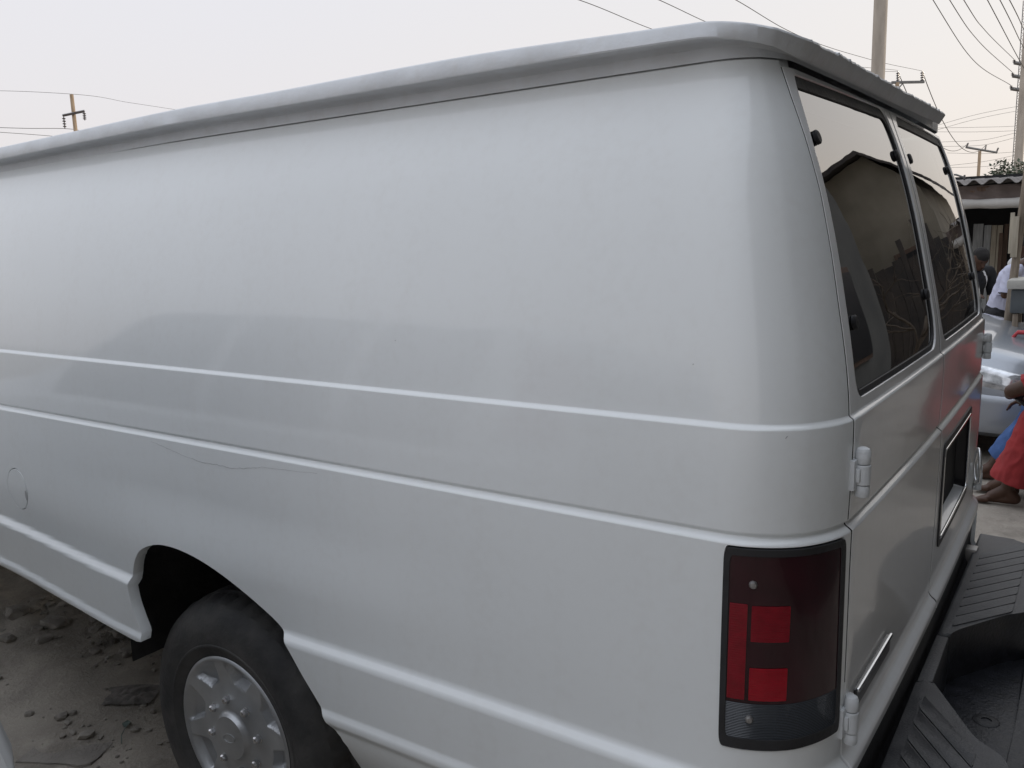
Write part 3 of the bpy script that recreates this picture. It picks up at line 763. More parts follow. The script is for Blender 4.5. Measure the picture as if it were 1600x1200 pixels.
stones = [((88, 985), (.075, .045, .030), .3, 'flat grey stone lying at the top of the rubble below the sill'),
          ((30, 975), (.060, .045, .035), 1.0, 'rounded grey stone at the left edge of the rubble heap'),
          ((45, 1110), (.020, .015, .013), .7, 'small dark stone alone on the bare earth near the white bumper'),
          ((150, 1047), (.014, .010, .009), 2.0, 'tiny dark stone on the smooth earth below the rubble'),
          ((12, 1005), (.045, .03, .022), .2, 'low brown stone half buried at the lower left edge of the rubble'),
          ((70, 1008), (.04, .03, .02), 1.4, 'squarish brown stone just under the flat grey stone'),
          ((165, 1078), (.010, .008, .007), .1, 'pea sized pebble above the faded green leaf')]
for i, (p, s, rz, lab) in enumerate(stones):
    x, y = gpix(*p); bm = bmesh.new(); rock(bm, (0, 0, 0), s, i + 2.3, 2, rz)
    o = bobj('stone', bm, M['stone'], loc=(x, y, gz(x, y) + s[2] * .35), ang=.25); tag(o, lab, 'stone', 'loose stones left of the van')
x, y = gpix(95, 1183); bm = bmesh.new(); prism(bm, [(.13 * math.cos(t) / max(abs(math.cos(t)), abs(math.sin(t))) + random.uniform(-.006, .006), .085 * math.sin(t) / max(abs(math.cos(t)), abs(math.sin(t))) + random.uniform(-.006, .006)) for t in [2 * PI * k / 26 for k in range(26)]], -.03, .004, .004, 2); bmesh.ops.rotate(bm, cent=(0, 0, 0), matrix=Matrix.Rotation(.5, 3, 'Z') @ Matrix.Rotation(.07, 3, 'X'), verts=bm.verts[:])
o = bobj('concrete_slab', bm, M['brick'], loc=(x + .05, y - .05, gz(x, y) - .004)); tag(o, 'thin broken concrete slab sunk in the earth at the bottom left', 'slab')
# green leaf with a thin stalk
M['leaf'] = mat('faded_leaf', (.13, .17, .15), .7, var=.2, vscale=40)
x, y = gpix(195, 1133); bm = bmesh.new()
rows = []
for i in range(9):
    t = i / 8; w = .013 * math.sin(PI * min(1, t * .98 + .02)) ** .7
    rows.append([bm.verts.new((t * .055, -w, .004 + .004 * math.sin(t * 5))), bm.verts.new((t * .055, 0, .001 + .004 * math.sin(t * 5))), bm.verts.new((t * .055, w, .005 + .004 * math.sin(t * 5)))])
for a, b in zip(rows, rows[1:]):
    for k in range(2): bm.faces.new((a[k], a[k + 1], b[k + 1], b[k]))
add_tube(bm, [(0, 0, .002), (-.05, .004, .004), (-.10, -.004, .003)], .0016, 5)
o = bobj('dry_leaf', bm, M['leaf'], loc=(x, y, gz(x, y) + .006), ang=2); o.rotation_euler = (0, 0, math.radians(-40)); tag(o, 'faded green leaf with a long stalk on the earth beside the wheel', 'leaf')
# crumpled bag
M['bag'] = mat('dirty_plastic', (.10, .09, .08), .6, base2=(.22, .20, .18), vscale=25, bump=.6, bscale=50)
x, y = gpix(205, 1085); bm = bmesh.new(); n = 26; g = []
for j in range(n):
    r_ = []
    for i in range(n):
        a = (i / (n - 1) - .5) * .19; b = (j / (n - 1) - .5) * .13
        e = max(abs(a) / .095, abs(b) / .065)
        z = .003 + .014 * abs(noise.noise((a * 22, b * 22, 3))) + .008 * noise.noise((a * 40, b * 40, 1)); z *= (1 - e ** 3)
        r_.append(bm.verts.new((a * (1 + .25 * noise.noise((a * 9, b * 9, 8))), b * (1 + .35 * noise.noise((b * 9, a * 9, 5))), z)))
    g.append(r_)
for j in range(n - 1):
    for i in range(n - 1): bm.faces.new((g[j][i], g[j][i + 1], g[j + 1][i + 1], g[j + 1][i]))
o = bobj('plastic_bag', bm, M['bag'], loc=(x, y, gz(x, y) + .006), ang=.8); o.rotation_euler = (0, 0, .7); tag(o, 'flattened dirty plastic bag on the ground left of the rear wheel', 'bag')

# ================================================================== cars
M['silver'] = mat('silver_paint', (.40, .43, .47), .3, .35, coat=.9, coat_r=.04)
M['carwhite'] = mat('white_car_paint', (.74, .75, .76), .3, coat=.8, coat_r=.05)
M['lampglass'] = mat('lamp_glass', (.62, .64, .66), .08, .55, coat=1, coat_r=.02, var=.45, vscale=18)
M['grille'] = mat('grille_black', (.02, .02, .022), .5)
def car(name, label, loc, rz, top, belt, halfw, L, glass_l, paint, wheels_at, zlow=.2, roofw=.72, lamps=False, group=None):
    root = thing(name, label, 'car', loc, rz, group)
    def section(l):
        zt = hermite(l, top); zb = min(hermite(l, belt), zt - .02); w = hermite(l, halfw)
        gh = ss(.05, .30, zt - zb)
        wt = w * (.86 * (1 - gh) + roofw * gh)
        pts = [(w * .80, zlow), (w * .95, zlow + .05), (w * .985, zlow + .16), (w, zlow + .30), (w * .995, zb - .12), (w * .97, zb - .03), (w * .93, zb),
               (w * .93 + (wt - w * .93) * .33, zb + (zt - zb) * (.35 + .1 * (1 - gh))), (w * .93 + (wt - w * .93) * .7, zb + (zt - zb) * .72), (wt, zt - .05 * gh - .012), (wt * .85, zt - .012 * gh - .004), (wt * .5, zt), (0, zt + .008)]
        return pts
    NS = 56
    ls = [L * i / NS for i in range(NS + 1)]
    rows = [section(l) for l in ls]
    bm = bmesh.new(); gl = bmesh.new()
    V = []
    for l, r in zip(ls, rows):
        full = [(y, z) for y, z in r] + [(-y, z) for y, z in r[-2::-1]]
        V.append([bm.verts.new((-l, y, z)) for y, z in full])
    m = len(V[0])
    for i in range(NS):
        for k in range(m - 1):
            kk = min(k, m - 2 - k)
            l = (ls[i] + ls[i + 1]) / 2
            zt = hermite(l, top); zb = min(hermite(l, belt), zt - .02)
            isg = any(a < l < b and (t == 'side' and 6 <= kk <= 8 or t == 'top' and 8 <= kk <= 11 or t == 'all' and kk >= 7) for a, b, t in glass_l)
            tgt = gl if isg else bm
            if isg: gl.faces.new([gl.verts.new(v.co) for v in (V[i][k], V[i + 1][k], V[i + 1][k + 1], V[i][k + 1])])
            else: bm.faces.new((V[i][k], V[i + 1][k], V[i + 1][k + 1], V[i][k + 1]))
    bm.faces.new(V[0]); bm.faces.new(V[-1][::-1])
    for v in [v for v in bm.verts if not v.link_faces]: bm.verts.remove(v)
    b = bobj('body', bm, paint, root, loc=(0, 0, 0), ang=.55)
    bmesh.ops.remove_doubles(gl, verts=gl.verts[:], dist=.001)
    bobj('window_glass', gl, M['carglass'], root, loc=(0, 0, 0), ang=.6)
    bm = bmesh.new(); add_box(bm, (-L / 2, 0, zlow + .32), (L * .74, 1.45, .4)); bobj('cabin_floor', bm, M['cavity'], root, loc=(0, 0, 0))
    first = None
    for l in wheels_at:
        for s in (1, -1):
            w = hermite(l, halfw)
            if first is None:
                bm = bmesh.new(); add_lathe(bm, [(.0001, .02), (.06, .03), (.17, .012), (.20, .02), (.205, 0), (.20, -.16), (.0001, -.16)], 'Y', 40, closed=False)
                wl = bobj('wheel', bm, M['hub'], root, loc=(-l, s * (w - .03), .31), ang=.5)
                bm = bmesh.new(); add_lathe(bm, [(.205, .015), (.24, .03), (.28, .026), (.305, .005), (.312, -.03), (.312, -.14), (.30, -.17), (.205, -.16)], 'Y', 48)
                bobj('tyre', bm, M['tyre'], wl, loc=(0, 0, 0), ang=.5); first = wl
            else:
                c = copy_tree(first, root); c.location = (-l, s * (w - .03), .31); c.rotation_euler = (0, 0, 0 if s > 0 else PI)
    def patch(nm, l0, l1, k0, k1, m_, off, sgn, nl=10, nk=8, cut=0.0):
        bm = bmesh.new(); g = []
        for i in range(nl + 1):
            l = l0 + (l1 - l0) * i / nl; sec = section(l); r_ = []
            for j in range(nk + 1):
                k = k0 + (k1 - k0) * j / nk - cut * (i / nl) * (1 - j / nk); a = int(k); t = k - a
                y = sec[a][0] + (sec[min(a + 1, 12)][0] - sec[a][0]) * t; z = sec[a][1] + (sec[min(a + 1, 12)][1] - sec[a][1]) * t
                e = 1 if 0 < i < nl and 0 < j < nk else 0
                r_.append(bm.verts.new((-l + off * .5 * e, sgn * (y + off * e), z + off * .2 * e)))
            g.append(r_)
        for i in range(nl):
            for j in range(nk): bm.faces.new((g[i][j], g[i + 1][j], g[i + 1][j + 1], g[i][j + 1]))
        return bobj(nm, bm, m_, root, loc=(0, 0, 0), ang=1.0)
    if lamps:
        for s in (1, -1):
            patch('headlight', .05, .72, 3.75, 5.7, M['lampglass'], .012, s)
            patch('bumper_corner', .02, .72, 1.0, 3.2, paint, .016, s)
    return root, patch
# neighbour on the left: white people carrier seen only at its rear corner and in the paint
suv, spatch = car('people_carrier', 'white car parked alongside on the left, only its bumper corner in view', (5.35, 2.57, 0), 0.0,
    [(0, .72), (.15, .86), (.9, 1.06), (1.35, 1.16), (2.05, 1.70), (2.6, 1.76), (3.8, 1.74), (4.35, 1.66), (4.45, 1.30), (4.52, 1.02), (4.56, .80)],
    [(0, .66), (.5, .86), (1.3, 1.02), (3.0, 1.06), (4.56, 1.06)],
    [(0, .55), (.2, .78), (.6, .88), (2, .91), (4.0, .91), (4.3, .89), (4.48, .83), (4.56, .72)], 4.56,
    [(1.42, 2.0, 'top'), (1.75, 2.75, 'side'), (2.85, 3.5, 'side'), (3.6, 4.1, 'side'), (4.36, 4.50, 'top')], M['carwhite'], (.85, 3.65))
for sg_ in (1, -1): spatch('tail_lamp', 4.22, 4.44, 6.3, 8.6, M['lens_red'], .012, sg_)
# silver car beyond
sl_, _ = car('silver_car', 'silver car with clear headlamp parked beyond the van behind the seated people', (-.30, -4.98, 0), math.radians(166), 
    [(0, .60), (.12, .70), (.5, .80), (1.15, .93), (1.35, .98), (2.1, 1.42), (2.5, 1.46), (3.2, 1.42), (3.9, 1.05), (4.3, 1.0), (4.45, .80)],
    [(0, .52), (.12, .60), (.5, .70), (1.2, .84), (2.5, .92), (4.45, .92)],
    [(0, .50), (.10, .66), (.3, .79), (.7, .85), (2, .87), (3.6, .86), (4.2, .80), (4.45, .66)], 4.45,
    [(1.45, 2.05, 'top'), (1.7, 3.4, 'side'), (3.3, 3.85, 'top')], M['silver'], (.85, 3.45), zlow=.17, lamps=True)
# ================================================================== people
M['skin'] = mat('dark_skin', (.075, .038, .024), .5, var=.15, vscale=12, spec=.4)
M['hair'] = mat('black_hair', (.012, .010, .009), .8, bump=.5, bscale=200)
M['red_cloth'] = mat('red_cloth', (.30, .028, .030), .85, var=.14, vscale=9, bump=.35, bscale=30)
M['blue_cloth'] = mat('blue_cloth', (.055, .12, .30), .85, var=.2, vscale=9, bump=.35, bscale=30)
M['lilac'] = mat('pale_lilac_cloth', (.52, .53, .66), .85, var=.06, vscale=9, bump=.4, bscale=18)
M['black_cloth'] = mat('black_cloth', (.014, .014, .017), .85, var=.2, vscale=9, bump=.3, bscale=25)
M['white_cloth'] = mat('white_cloth', (.72, .72, .73), .85, var=.05, vscale=9)
M['phone'] = mat('phone_black', (.012, .012, .014), .15, coat=.6)
def blob(name, caps, m, parent, voxel=.008, smooth=6, cuts=(), folds=0.0):
    """One continuous skin grown round a chain of tapered segments."""
    bm = bmesh.new()
    for a, ra, b, rb in caps:
        a = Vector(a); b = Vector(b); d = b - a
        for p, r in ((a, ra), (b, rb)):
            q = bmesh.ops.create_icosphere(bm, subdivisions=2, radius=r); bmesh.ops.translate(bm, vec=p, verts=q['verts'])
        if d.length > 1e-4:
            q = bmesh.ops.create_cone(bm, cap_ends=True, segments=18, radius1=ra, radius2=rb, depth=d.length)
            rot = Vector((0, 0, 1)).rotation_difference(d).to_matrix()
            for v in q['verts']: v.co = rot @ v.co + (a + b) / 2
    me = bpy.data.meshes.new('tmp'); bm.to_mesh(me); bm.free()
    o = bpy.data.objects.new('tmp', me); col.objects.link(o)
    r = o.modifiers.new('r', 'REMESH'); r.mode = 'VOXEL'; r.voxel_size = voxel; r.adaptivity = 0
    s = o.modifiers.new('s', 'SMOOTH'); s.iterations = smooth; s.factor = .5
    dg = bpy.context.evaluated_depsgraph_get(); dg.update()
    me2 = bpy.data.meshes.new_from_object(o.evaluated_get(dg)); me2.name = name
    bpy.data.objects.remove(o); bpy.data.meshes.remove(me)
    me2.materials.clear()
    if folds or cuts:
        bm = bmesh.new(); bm.from_mesh(me2); bm.normal_update()
        if folds:
            for v in bm.verts:
                q = v.co; h = noise.noise((q.x * 13, q.y * 13, q.z * 9)); g = 1 - abs(noise.noise((q.x * 17 + q.z * 6, q.y * 17, q.z * 10 + 5))) * 2.2
                v.co = q + v.normal * folds * (h * .9 + max(0, g) * .9)
        for p, d, r, fl in cuts:
            p = Vector(p); d = Vector(d).normalized()
            for v in bm.verts:
                t = (v.co - p).dot(d); rad = (v.co - p) - d * t
                if -.16 < t <= .02 and rad.length < r * 1.8: v.co += rad * (fl - 1) * ss(-.16, 0, t)
            bmesh.ops.delete(bm, geom=[v for v in bm.verts if (v.co - p).dot(d) > 0 and (v.co - p).length < r * 2.2], context='VERTS')
            for v in bm.verts:
                if v.is_boundary and (v.co - p).length < r * 2.4: v.co -= d * ((v.co - p).dot(d) + .006 * noise.noise(v.co * 20))
        bm.to_mesh(me2); bm.free()
    return link(name, me2, m, parent, loc=(0, 0, 0), smooth=True)
def hand_caps(w, d, up, side, curl=.5, k=1.0):
    """palm, four unequal bent fingers and a thumb; d = pointing, up = back of the hand, side = thumb side"""
    w = Vector(w); d = Vector(d).normalized(); up = Vector(up); up = (up - d * up.dot(d)).normalized(); side_ = d.cross(up).normalized()
    if side_.dot(Vector(side)) < 0: side_ = -side_
    c = []
    for q in (-.028, -.009, .010, .028):
        c.append((w + side_ * q * .6, .015 * k, w + d * .085 * k + side_ * q, .012 * k))
    for q, ln in ((.030, .072), (.010, .082), (-.010, .076), (-.029, .058)):
        a = w + d * .088 * k + side_ * q
        b = a + (d * math.cos(curl) - up * math.sin(curl)) * ln * .5 * k
        e = b + (d * math.cos(curl * 2) - up * math.sin(curl * 2)) * ln * .5 * k
        c += [(a, .0095 * k, b, .0085 * k), (b, .0085 * k, e, .007 * k)]
    t0 = w + d * .03 + side_ * .026; t1 = t0 + (d * .7 + side_ * .6 - up * .3).normalized() * .038; t2 = t1 + (d * .95 + side_ * .15 - up * .35).normalized() * .03
    c += [(t0, .013 * k, t1, .010 * k), (t1, .010 * k, t2, .008 * k)]
    return c
def head_caps(h, look, r=1.0):
    h = Vector(h); f = Vector(look).normalized(); up = Vector((0, 0, 1)); up = (up - f * up.dot(f)).normalized(); s = f.cross(up)
    c = [(h + up * .035 - f * .015, .088, h + up * .02 + f * .01, .082), (h - up * .03 + f * .03, .060, h - up * .078 + f * .062, .034),
         (h + up * .012 + f * .086, .012, h - up * .028 + f * .108, .015), (h - up * .052 + f * .085 - s * .018, .011, h - up * .052 + f * .085 + s * .018, .011),
         (h - up * .068 + f * .08 - s * .014, .010, h - up * .068 + f * .08 + s * .014, .010), (h + up * .032 + f * .078 - s * .035, .011, h + up * .032 + f * .078 + s * .035, .011),
         (h + up * .02 + s * .084, .012, h - up * .03 + s * .082, .010), (h + up * .02 - s * .084, .012, h - up * .03 - s * .082, .010)]
    hair = [(h + up * .055 - f * .022, .086, h + up * .05 + f * .012, .078), (h + up * .01 - f * .05, .066, h - up * .02 - f * .05, .05)]
    return c, hair
def foot_caps(an, d, k=1.0):
    an = Vector(an); d = Vector(d).normalized(); s = Vector((-d.y, d.x, 0)); z = an.z
    g = Vector((an.x, an.y, 0))
    c = [(an, .036, g + Vector((0, 0, .035)) - d * .045, .033), (an, .036, g + d * .08 + Vector((0, 0, .036)), .030), (g - d * .045 + Vector((0, 0, .03)), .030, g + d * .10 + Vector((0, 0, .022)), .022),
         (g + d * .10 + s * .022 + Vector((0, 0, .022)), .021, g + d * .14 + s * .025 + Vector((0, 0, .016)), .017), (g + d * .10 - s * .02 + Vector((0, 0, .02)), .019, g + d * .13 - s * .03 + Vector((0, 0, .014)), .014)]
    for q, l, r in ((.030, .178, .0125), (.010, .172, .0095), (-.005, .165, .009), (-.020, .157, .0085), (-.034, .146, .008)):
        c.append((g + d * .135 + s * q + Vector((0, 0, .015)), r, g + d * l + s * q + Vector((0, 0, .011)), r * .9))
    return c
def person(name, label, loc, rz, J, top, legs, sleeve=.55, hem=.97, flare=1.0, voxel=.008, curl=.5, group=None, hands=True, look=(1, 0, 0), palm=None):
    root = thing(name, label, 'person', loc, rz, group)
    V = {k: Vector(v) for k, v in J.items()}
    caps = [(V['pel'], .125, V['waist'], .115), (V['waist'], .115, V['chest'], .135), (V['chest'], .125, V['neck'], .07), (V['neck'], .052, V['head'] - Vector(look).normalized() * .02, .050)]
    hc, hair = head_caps(V['head'], look); caps += hc
    shirt = [(V['pel'] + Vector((0, 0, .0)), .145, V['waist'], .140), (V['waist'], .140, V['chest'], .155), (V['chest'], .145, V['neck'] - (V['neck'] - V['chest']) * .25, .085)]
    cuts_t = []; cuts_s = []
    trou = [(V['pel'], .150, V['waist'] * .35 + V['pel'] * .65, .142)]
    for s in 'LR':
        sh, el, wr = V['sh' + s], V['el' + s], V['wr' + s]
        caps += [(V['chest'], .09, sh, .062), (sh, .056, el, .041), (el, .040, wr, .027)]
        shirt += [(V['chest'] + (V['neck'] - V['chest']) * .3, .10, sh, .074), (sh, .073, sh + (el - sh) * min(1, sleeve), .062)]
        if sleeve <= 1: shirt.append((sh + (el - sh) * sleeve, .062, sh + (el - sh) * (sleeve + .12), .062)); cuts_s.append((sh + (el - sh) * sleeve, el - sh, .07, 1.08))
        if sleeve > 1: shirt.append((el, .056, el + (wr - el) * (sleeve - 1), .044))
        if hands:
            d = V.get('hd' + s, (wr - el)); caps += hand_caps(wr, d, V.get('hu' + s, Vector((0, 0, 1))), V.get('hs' + s, Vector((1, 0, 0))), curl)
        hp, kn, an, td = V['hp' + s], V['kn' + s], V['an' + s], V['toe' + s]
        caps += [(V['pel'], .10, hp, .095), (hp, .088, kn, .058), (kn, .056, kn + (an - kn) * .35, .054), (kn + (an - kn) * .35, .054, an, .036)]
        caps += foot_caps(an, td)
        trou += [(V['pel'], .12, hp, .110), (hp, .106, kn, .078), (kn, .078, kn + (an - kn) * (hem + .10), .062 * flare)]; cuts_t.append((kn + (an - kn) * hem, an - kn, .07 * flare, 1.12))
    blob('body', caps, M['skin'], root, voxel)
    blob('trousers', trou, M[legs], root, voxel * 1.15, 4, cuts_t, .010)
    shp = blob('shirt', shirt, M[top], root, voxel * 1.15, 4, cuts_s, .008)
    blob('hair', hair, M['hair'], root, voxel, 3)
    return root
def stand(h=1.0, bend=0.0):
    return dict(pel=(0, 0, .93 * h), waist=(0.01 + bend * .06, 0, 1.10 * h), chest=(.01 + bend * .22, 0, 1.32 * h), neck=(.0 + bend * .36, 0, 1.47 * h - bend * .04), head=(.04 + bend * .50, 0, 1.60 * h - bend * .13),
        shL=(.0 + bend * .28, .18, 1.40 * h - bend * .02), shR=(.0 + bend * .28, -.18, 1.40 * h - bend * .02), hpL=(0, .09, .90 * h), hpR=(0, -.09, .90 * h), knL=(.03, .10, .50 * h), knR=(.03, -.10, .50 * h), anL=(0, .10, .08), anR=(-.02, -.10, .08), toeL=(1, .2, 0), toeR=(1, -.2, 0))
# ---- person in red, seated, phone in hand
A = aty(1573, 764, -3.42)
J = dict(pel=(-.60, -.09, .46), waist=(-.58, -.09, .62), chest=(-.48, -.09, .82), neck=(-.39, -.09, .97), head=(-.33, -.09, 1.10),
         shL=(-.35, .09, .86), shR=(-.36, -.27, .86), elL=(.005, .05, .685), elR=(-.05, -.30, .67), wrL=(.03, -.15, .625), wrR=(-.03, -.14, .60),
         hdL=(-.8, -.4, -.25), hdR=(-.7, .2, .1), huL=(.2, -.2, 1), huR=(0, -.5, 1), hsL=(0, 0, 1), hsR=(0, .3, 1),
         hpL=(-.56, .02, .47), hpR=(-.56, -.20, .47), knL=(-.13, .02, .535), knR=(-.24, -.22, .47), anL=(0, 0, .085), anR=(.02, -.20, .085), toeL=(1, .1, 0), toeR=(1, -.25, 0))
red = person('person', 'barefoot person in red shirt and trousers seated with a dark phone', (A.x, -3.42, 0), 0, J, 'red_cloth', 'red_cloth', sleeve=.80, hem=.86, flare=1.6, voxel=.0058, curl=.55, look=(1, 0, -.6), group=None)
bm = bmesh.new(); add_box(bm, (0, 0, 0), (.078, .009, .155), Matrix.Rotation(.9, 3, 'Y') @ Matrix.Rotation(.4, 3, 'Z'), .003)
ph = bobj('phone', bm, M['phone'], loc=(A.x - .055, -3.53, .615)); tag(ph, 'dark phone held in the hands of the person in red', 'phone')
def stool(name, label, loc, h, m, w=.34, cat='stool', group=None):
    t = thing(name, label, cat, loc, .2, group)
    bm = bmesh.new(); add_box(bm, (0, 0, h - .015), (w, w, .03), None, .006); bobj('seat', bm, m, t, loc=(0, 0, 0))
    for sx in (-1, 1):
        for sy in (-1, 1):
            bm = bmesh.new(); add_box(bm, (sx * (w / 2 - .03), sy * (w / 2 - .03), (h - .03) / 2), (.035, .035, h - .031), None, .003); bobj('leg', bm, m, t, loc=(0, 0, 0))
    for s in (-1, 1):
        bm = bmesh.new(); add_box(bm, (0, s * (w / 2 - .03), h * .45), (w - .1, .02, .03), None, .002)
        bobj('stretcher', bm, m, t, loc=(0, 0, 0))
    return t
M['wood'] = mat('weathered_wood', (.17, .135, .10), .85, base2=(.30, .25, .195), vscale=6, bump=.4, bscale=40, vstretch=(8, 8, .8))
M['wood_pale'] = mat('pale_plank', (.36, .32, .25), .85, base2=(.50, .45, .36), vscale=5, bump=.3, bscale=40, vstretch=(8, 8, .8))
M['wood_grey'] = mat('grey_plank', (.30, .31, .31), .85, base2=(.46, .47, .47), vscale=5, bump=.3, bscale=40, vstretch=(8, 8, .8))
M['wood_brown'] = mat('brown_plank', (.09, .06, .045), .85, base2=(.17, .11, .08), vscale=5, bump=.3, bscale=40, vstretch=(8, 8, .8))
stool('stool', 'low wooden stool under the person in red', (A.x - .62, -3.51, 0), .34, M['wood'], group=None)
# ---- person in blue behind
B = aty(1549, 742, -3.93)
J2 = dict(J); J2 = {k: Vector(v) for k, v in J2.items()}
J2.update(pel=Vector((-.66, -.09, .46)), waist=Vector((-.66, -.09, .62)), chest=Vector((-.60, -.09, .84)), neck=Vector((-.55, -.09, .99)), head=Vector((-.50, -.09, 1.12)),
          shL=Vector((-.52, .09, .90)), shR=Vector((-.52, -.27, .90)), elL=Vector((-.40, .14, .62)), elR=Vector((-.40, -.30, .62)), wrL=Vector((-.20, .06, .545)), wrR=Vector((-.24, -.24, .60)), hdL=Vector((1, -.1, -.15)), hdR=Vector((1, .1, -.2)), hsL=Vector((0, -1, 0)), hsR=Vector((0, 1, 0)),
          hpL=Vector((-.62, .0, .44)), hpR=Vector((-.62, -.2, .44)), knL=Vector((-.20, .02, .42)), knR=Vector((-.20, -.24, .48)), anL=Vector((0, 0, .085)), anR=Vector((-.18, -.24, .085)))
person('person', 'barefoot person in blue trousers seated behind the person in red', (B.x, -3.93, 0), 0, J2, 'white_cloth', 'blue_cloth', sleeve=.6, hem=.80, voxel=.007, look=(1, 0, -.1))
stool('stool', 'low wooden stool under the person in blue trousers', (B.x - .68, -4.02, 0), .31, M['wood'], group=None)
# ---- two people standing at the stall
S = deep(1562, 480, 9.3)
d = stand(.985, .55)
d.update(elR=(.13, -.25, 1.13), wrR=(.36, -.10, 1.20), elL=(.22, .24, 1.12), wrL=(.38, .10, 1.18), hdR=(.8, .2, .2), hdL=(.8, -.2, .2), hsR=(0, .5, 1), hsL=(0, -.5, 1))
person('person', 'person in pale lilac shirt and black trousers with bowed head beside the wooden post', (S.x, S.y, -.25), PI - .25, d, 'lilac', 'black_cloth', sleeve=.95, look=(1, 0, -.75))
S2 = deep(1509, 480, 9.9)
d = stand(.955, .35)
d.update(elR=(.10, -.27, 1.05), wrR=(.30, -.12, 1.08), elL=(.12, .27, 1.05), wrL=(.30, .12, 1.08), hdR=(.8, .2, .2), hdL=(.8, -.2, .2), hsR=(0, .5, 1), hsL=(0, -.5, 1))
bp_ = person('person', 'person in black jersey with white stripes at the edge of the van door', (S2.x, S2.y, -.25), PI - .9, d, 'black_cloth', 'black_cloth', sleeve=.85, look=(1, 0, -.7))
stripes = [((.115, -.255, 1.32), (.125, -.315, 1.14)), ((.15, -.02, 1.415), (.10, -.22, 1.425)), ((.17, .05, 1.33), (.165, .09, 1.15))]
for sh_ in [o for o in bp_.children if o.name.startswith('shirt')]:
    from mathutils.bvhtree import BVHTree
    bmq = bmesh.new(); bmq.from_mesh(sh_.data); tree_ = BVHTree.FromBMesh(bmq); bmq.free()
    for a, b in stripes:
        bm = bmesh.new(); rows = []
        for i in range(11):
            q = Vector(a).lerp(Vector(b), i / 10)
            loc_, nor, _, _ = tree_.find_nearest(q)
            t = (Vector(b) - Vector(a)).normalized(); s = nor.cross(t).normalized()
            ln = []
            for w in (-.022, 0, .022):
                l2, n2, _, _ = tree_.find_nearest(loc_ + s * w); ln.append(bm.verts.new(l2 + n2 * .004))
            rows.append(ln)
        for r1, r2 in zip(rows, rows[1:]):
            for k in range(2): bm.faces.new((r1[k], r1[k + 1], r2[k + 1], r2[k]))
        bobj('jersey_stripe', bm, M['white_cloth'], sh_, loc=(0, 0, 0), ang=2)
S3 = deep(1606, 480, 10.4)
d = stand(1.0, .2); d.update(elR=(.02, -.26, 1.12), wrR=(.20, -.24, .98), elL=(.02, .26, 1.12), wrL=(.20, .22, .98))
person('person', 'person in white shirt almost hidden by the wooden post at the right edge', (S3.x, S3.y, -.25), .9, d, 'white_cloth', 'black_cloth', sleeve=.6, look=(1, 0, -.3))
# ================================================================== the stall
M['asbestos'] = mat('corrugated_roofing', (.15, .14, .135), .9, base2=(.24, .22, .21), vscale=5, bump=.3, bscale=60)
M['tarp_brown'] = mat('brown_tarpaulin', (.10, .075, .065), .7, base2=(.17, .13, .115), vscale=4, bump=.4, bscale=12)
M['tarp_pale'] = mat('pale_tarpaulin', (.46, .44, .41), .7, base2=(.58, .56, .53), vscale=5, bump=.5, bscale=14)
M['dark_board'] = mat('dark_boards', (.022, .022, .024), .9, var=.3, vscale=5)  # near-black tone for the stall's back and side walls
YF = -10.4
eL = aty(1500, 284, YF); 
st_ = thing('market_stall', 'open fronted timber stall with wavy corrugated roof and rolled pale awning', 'stall', (0, YF, 0), 0, world=True)
ze = eL.z - .02
bm = bmesh.new(); n = 300; x0, x1 = 3.2, -1.0; rows = []
for j in range(4):
    y = YF + .12 - j * 1.2; zz = ze + .05 * j * 1.2
    for lay in (0, 1):
        rows.append([bm.verts.new((x0 + (x1 - x0) * i / n, y, zz + .030 * math.sin(2 * PI * (x0 + (x1 - x0) * i / n) / .190) - lay * .007)) for i in range(n + 1)])
for j in range(3):
    for lay in (0, 1):
        a, b = rows[j * 2 + lay], rows[j * 2 + 2 + lay]
        for i in range(n): bm.faces.new((a[i], a[i + 1], b[i + 1], b[i]))
for i in range(n): bm.faces.new((rows[0][i], rows[0][i + 1], rows[1][i + 1], rows[1][i]))
bobj('roof', bm, M['asbestos'], st_, ang=1.0)
def cloth_strip(name, m, zt, zb, y, amp, seed, ang=1.2):
    bm = bmesh.new(); g = []
    for j in range(9):
        t = j / 8; r_ = []
        for i in range(120):
            x = x0 - .1 + (x1 - x0) * i / 119
            f = noise.noise((x * 5, t * 1.5, seed)) + .5 * noise.noise((x * 13 + t * 4, t * 3, seed))
            r_.append(bm.verts.new((x, y + amp * f + .01 * t, zt + (zb - zt) * t + noise.noise((x * 2.2, 0, seed + 2)) * .025 * t)))
        g.append(r_)
    for j in range(8):
        for i in range(119): bm.faces.new((g[j][i], g[j][i + 1], g[j + 1][i + 1], g[j + 1][i]))
    return bobj(name, bm, m, st_, ang=ang)
cloth_strip('valance', M['tarp_brown'], ze - .04, ze - .225, YF, .04, 4)
bm = bmesh.new(); pts = []; rr = []
for i in range(90):
    x = x0 + (x1 - x0) * i / 89; pts.append((x, YF + .02, ze - .275 + .012 * noise.noise((x * 2, 0, 7)))); rr.append(.062 + .012 * noise.noise((x * 4, 3, 1)))
add_tube(bm, pts, rr, 16); bobj('awning_roll', bm, M['tarp_pale'], st_, ang=2)
bm = bmesh.new(); add_box(bm, (1.1, YF - 2.6, 1.0), (4.1, .04, 2.7)); add_box(bm, (3.1, YF - 1.3, 1.0), (.04, 2.6, 2.2)); bobj('back_wall', bm, M['dark_board'], st_)
bm = bmesh.new(); add_box(bm, (1.1, YF - .05, ze - .10), (4.15, .07, .09), None, .004); bobj('front_beam', bm, M['wood_brown'], st_)
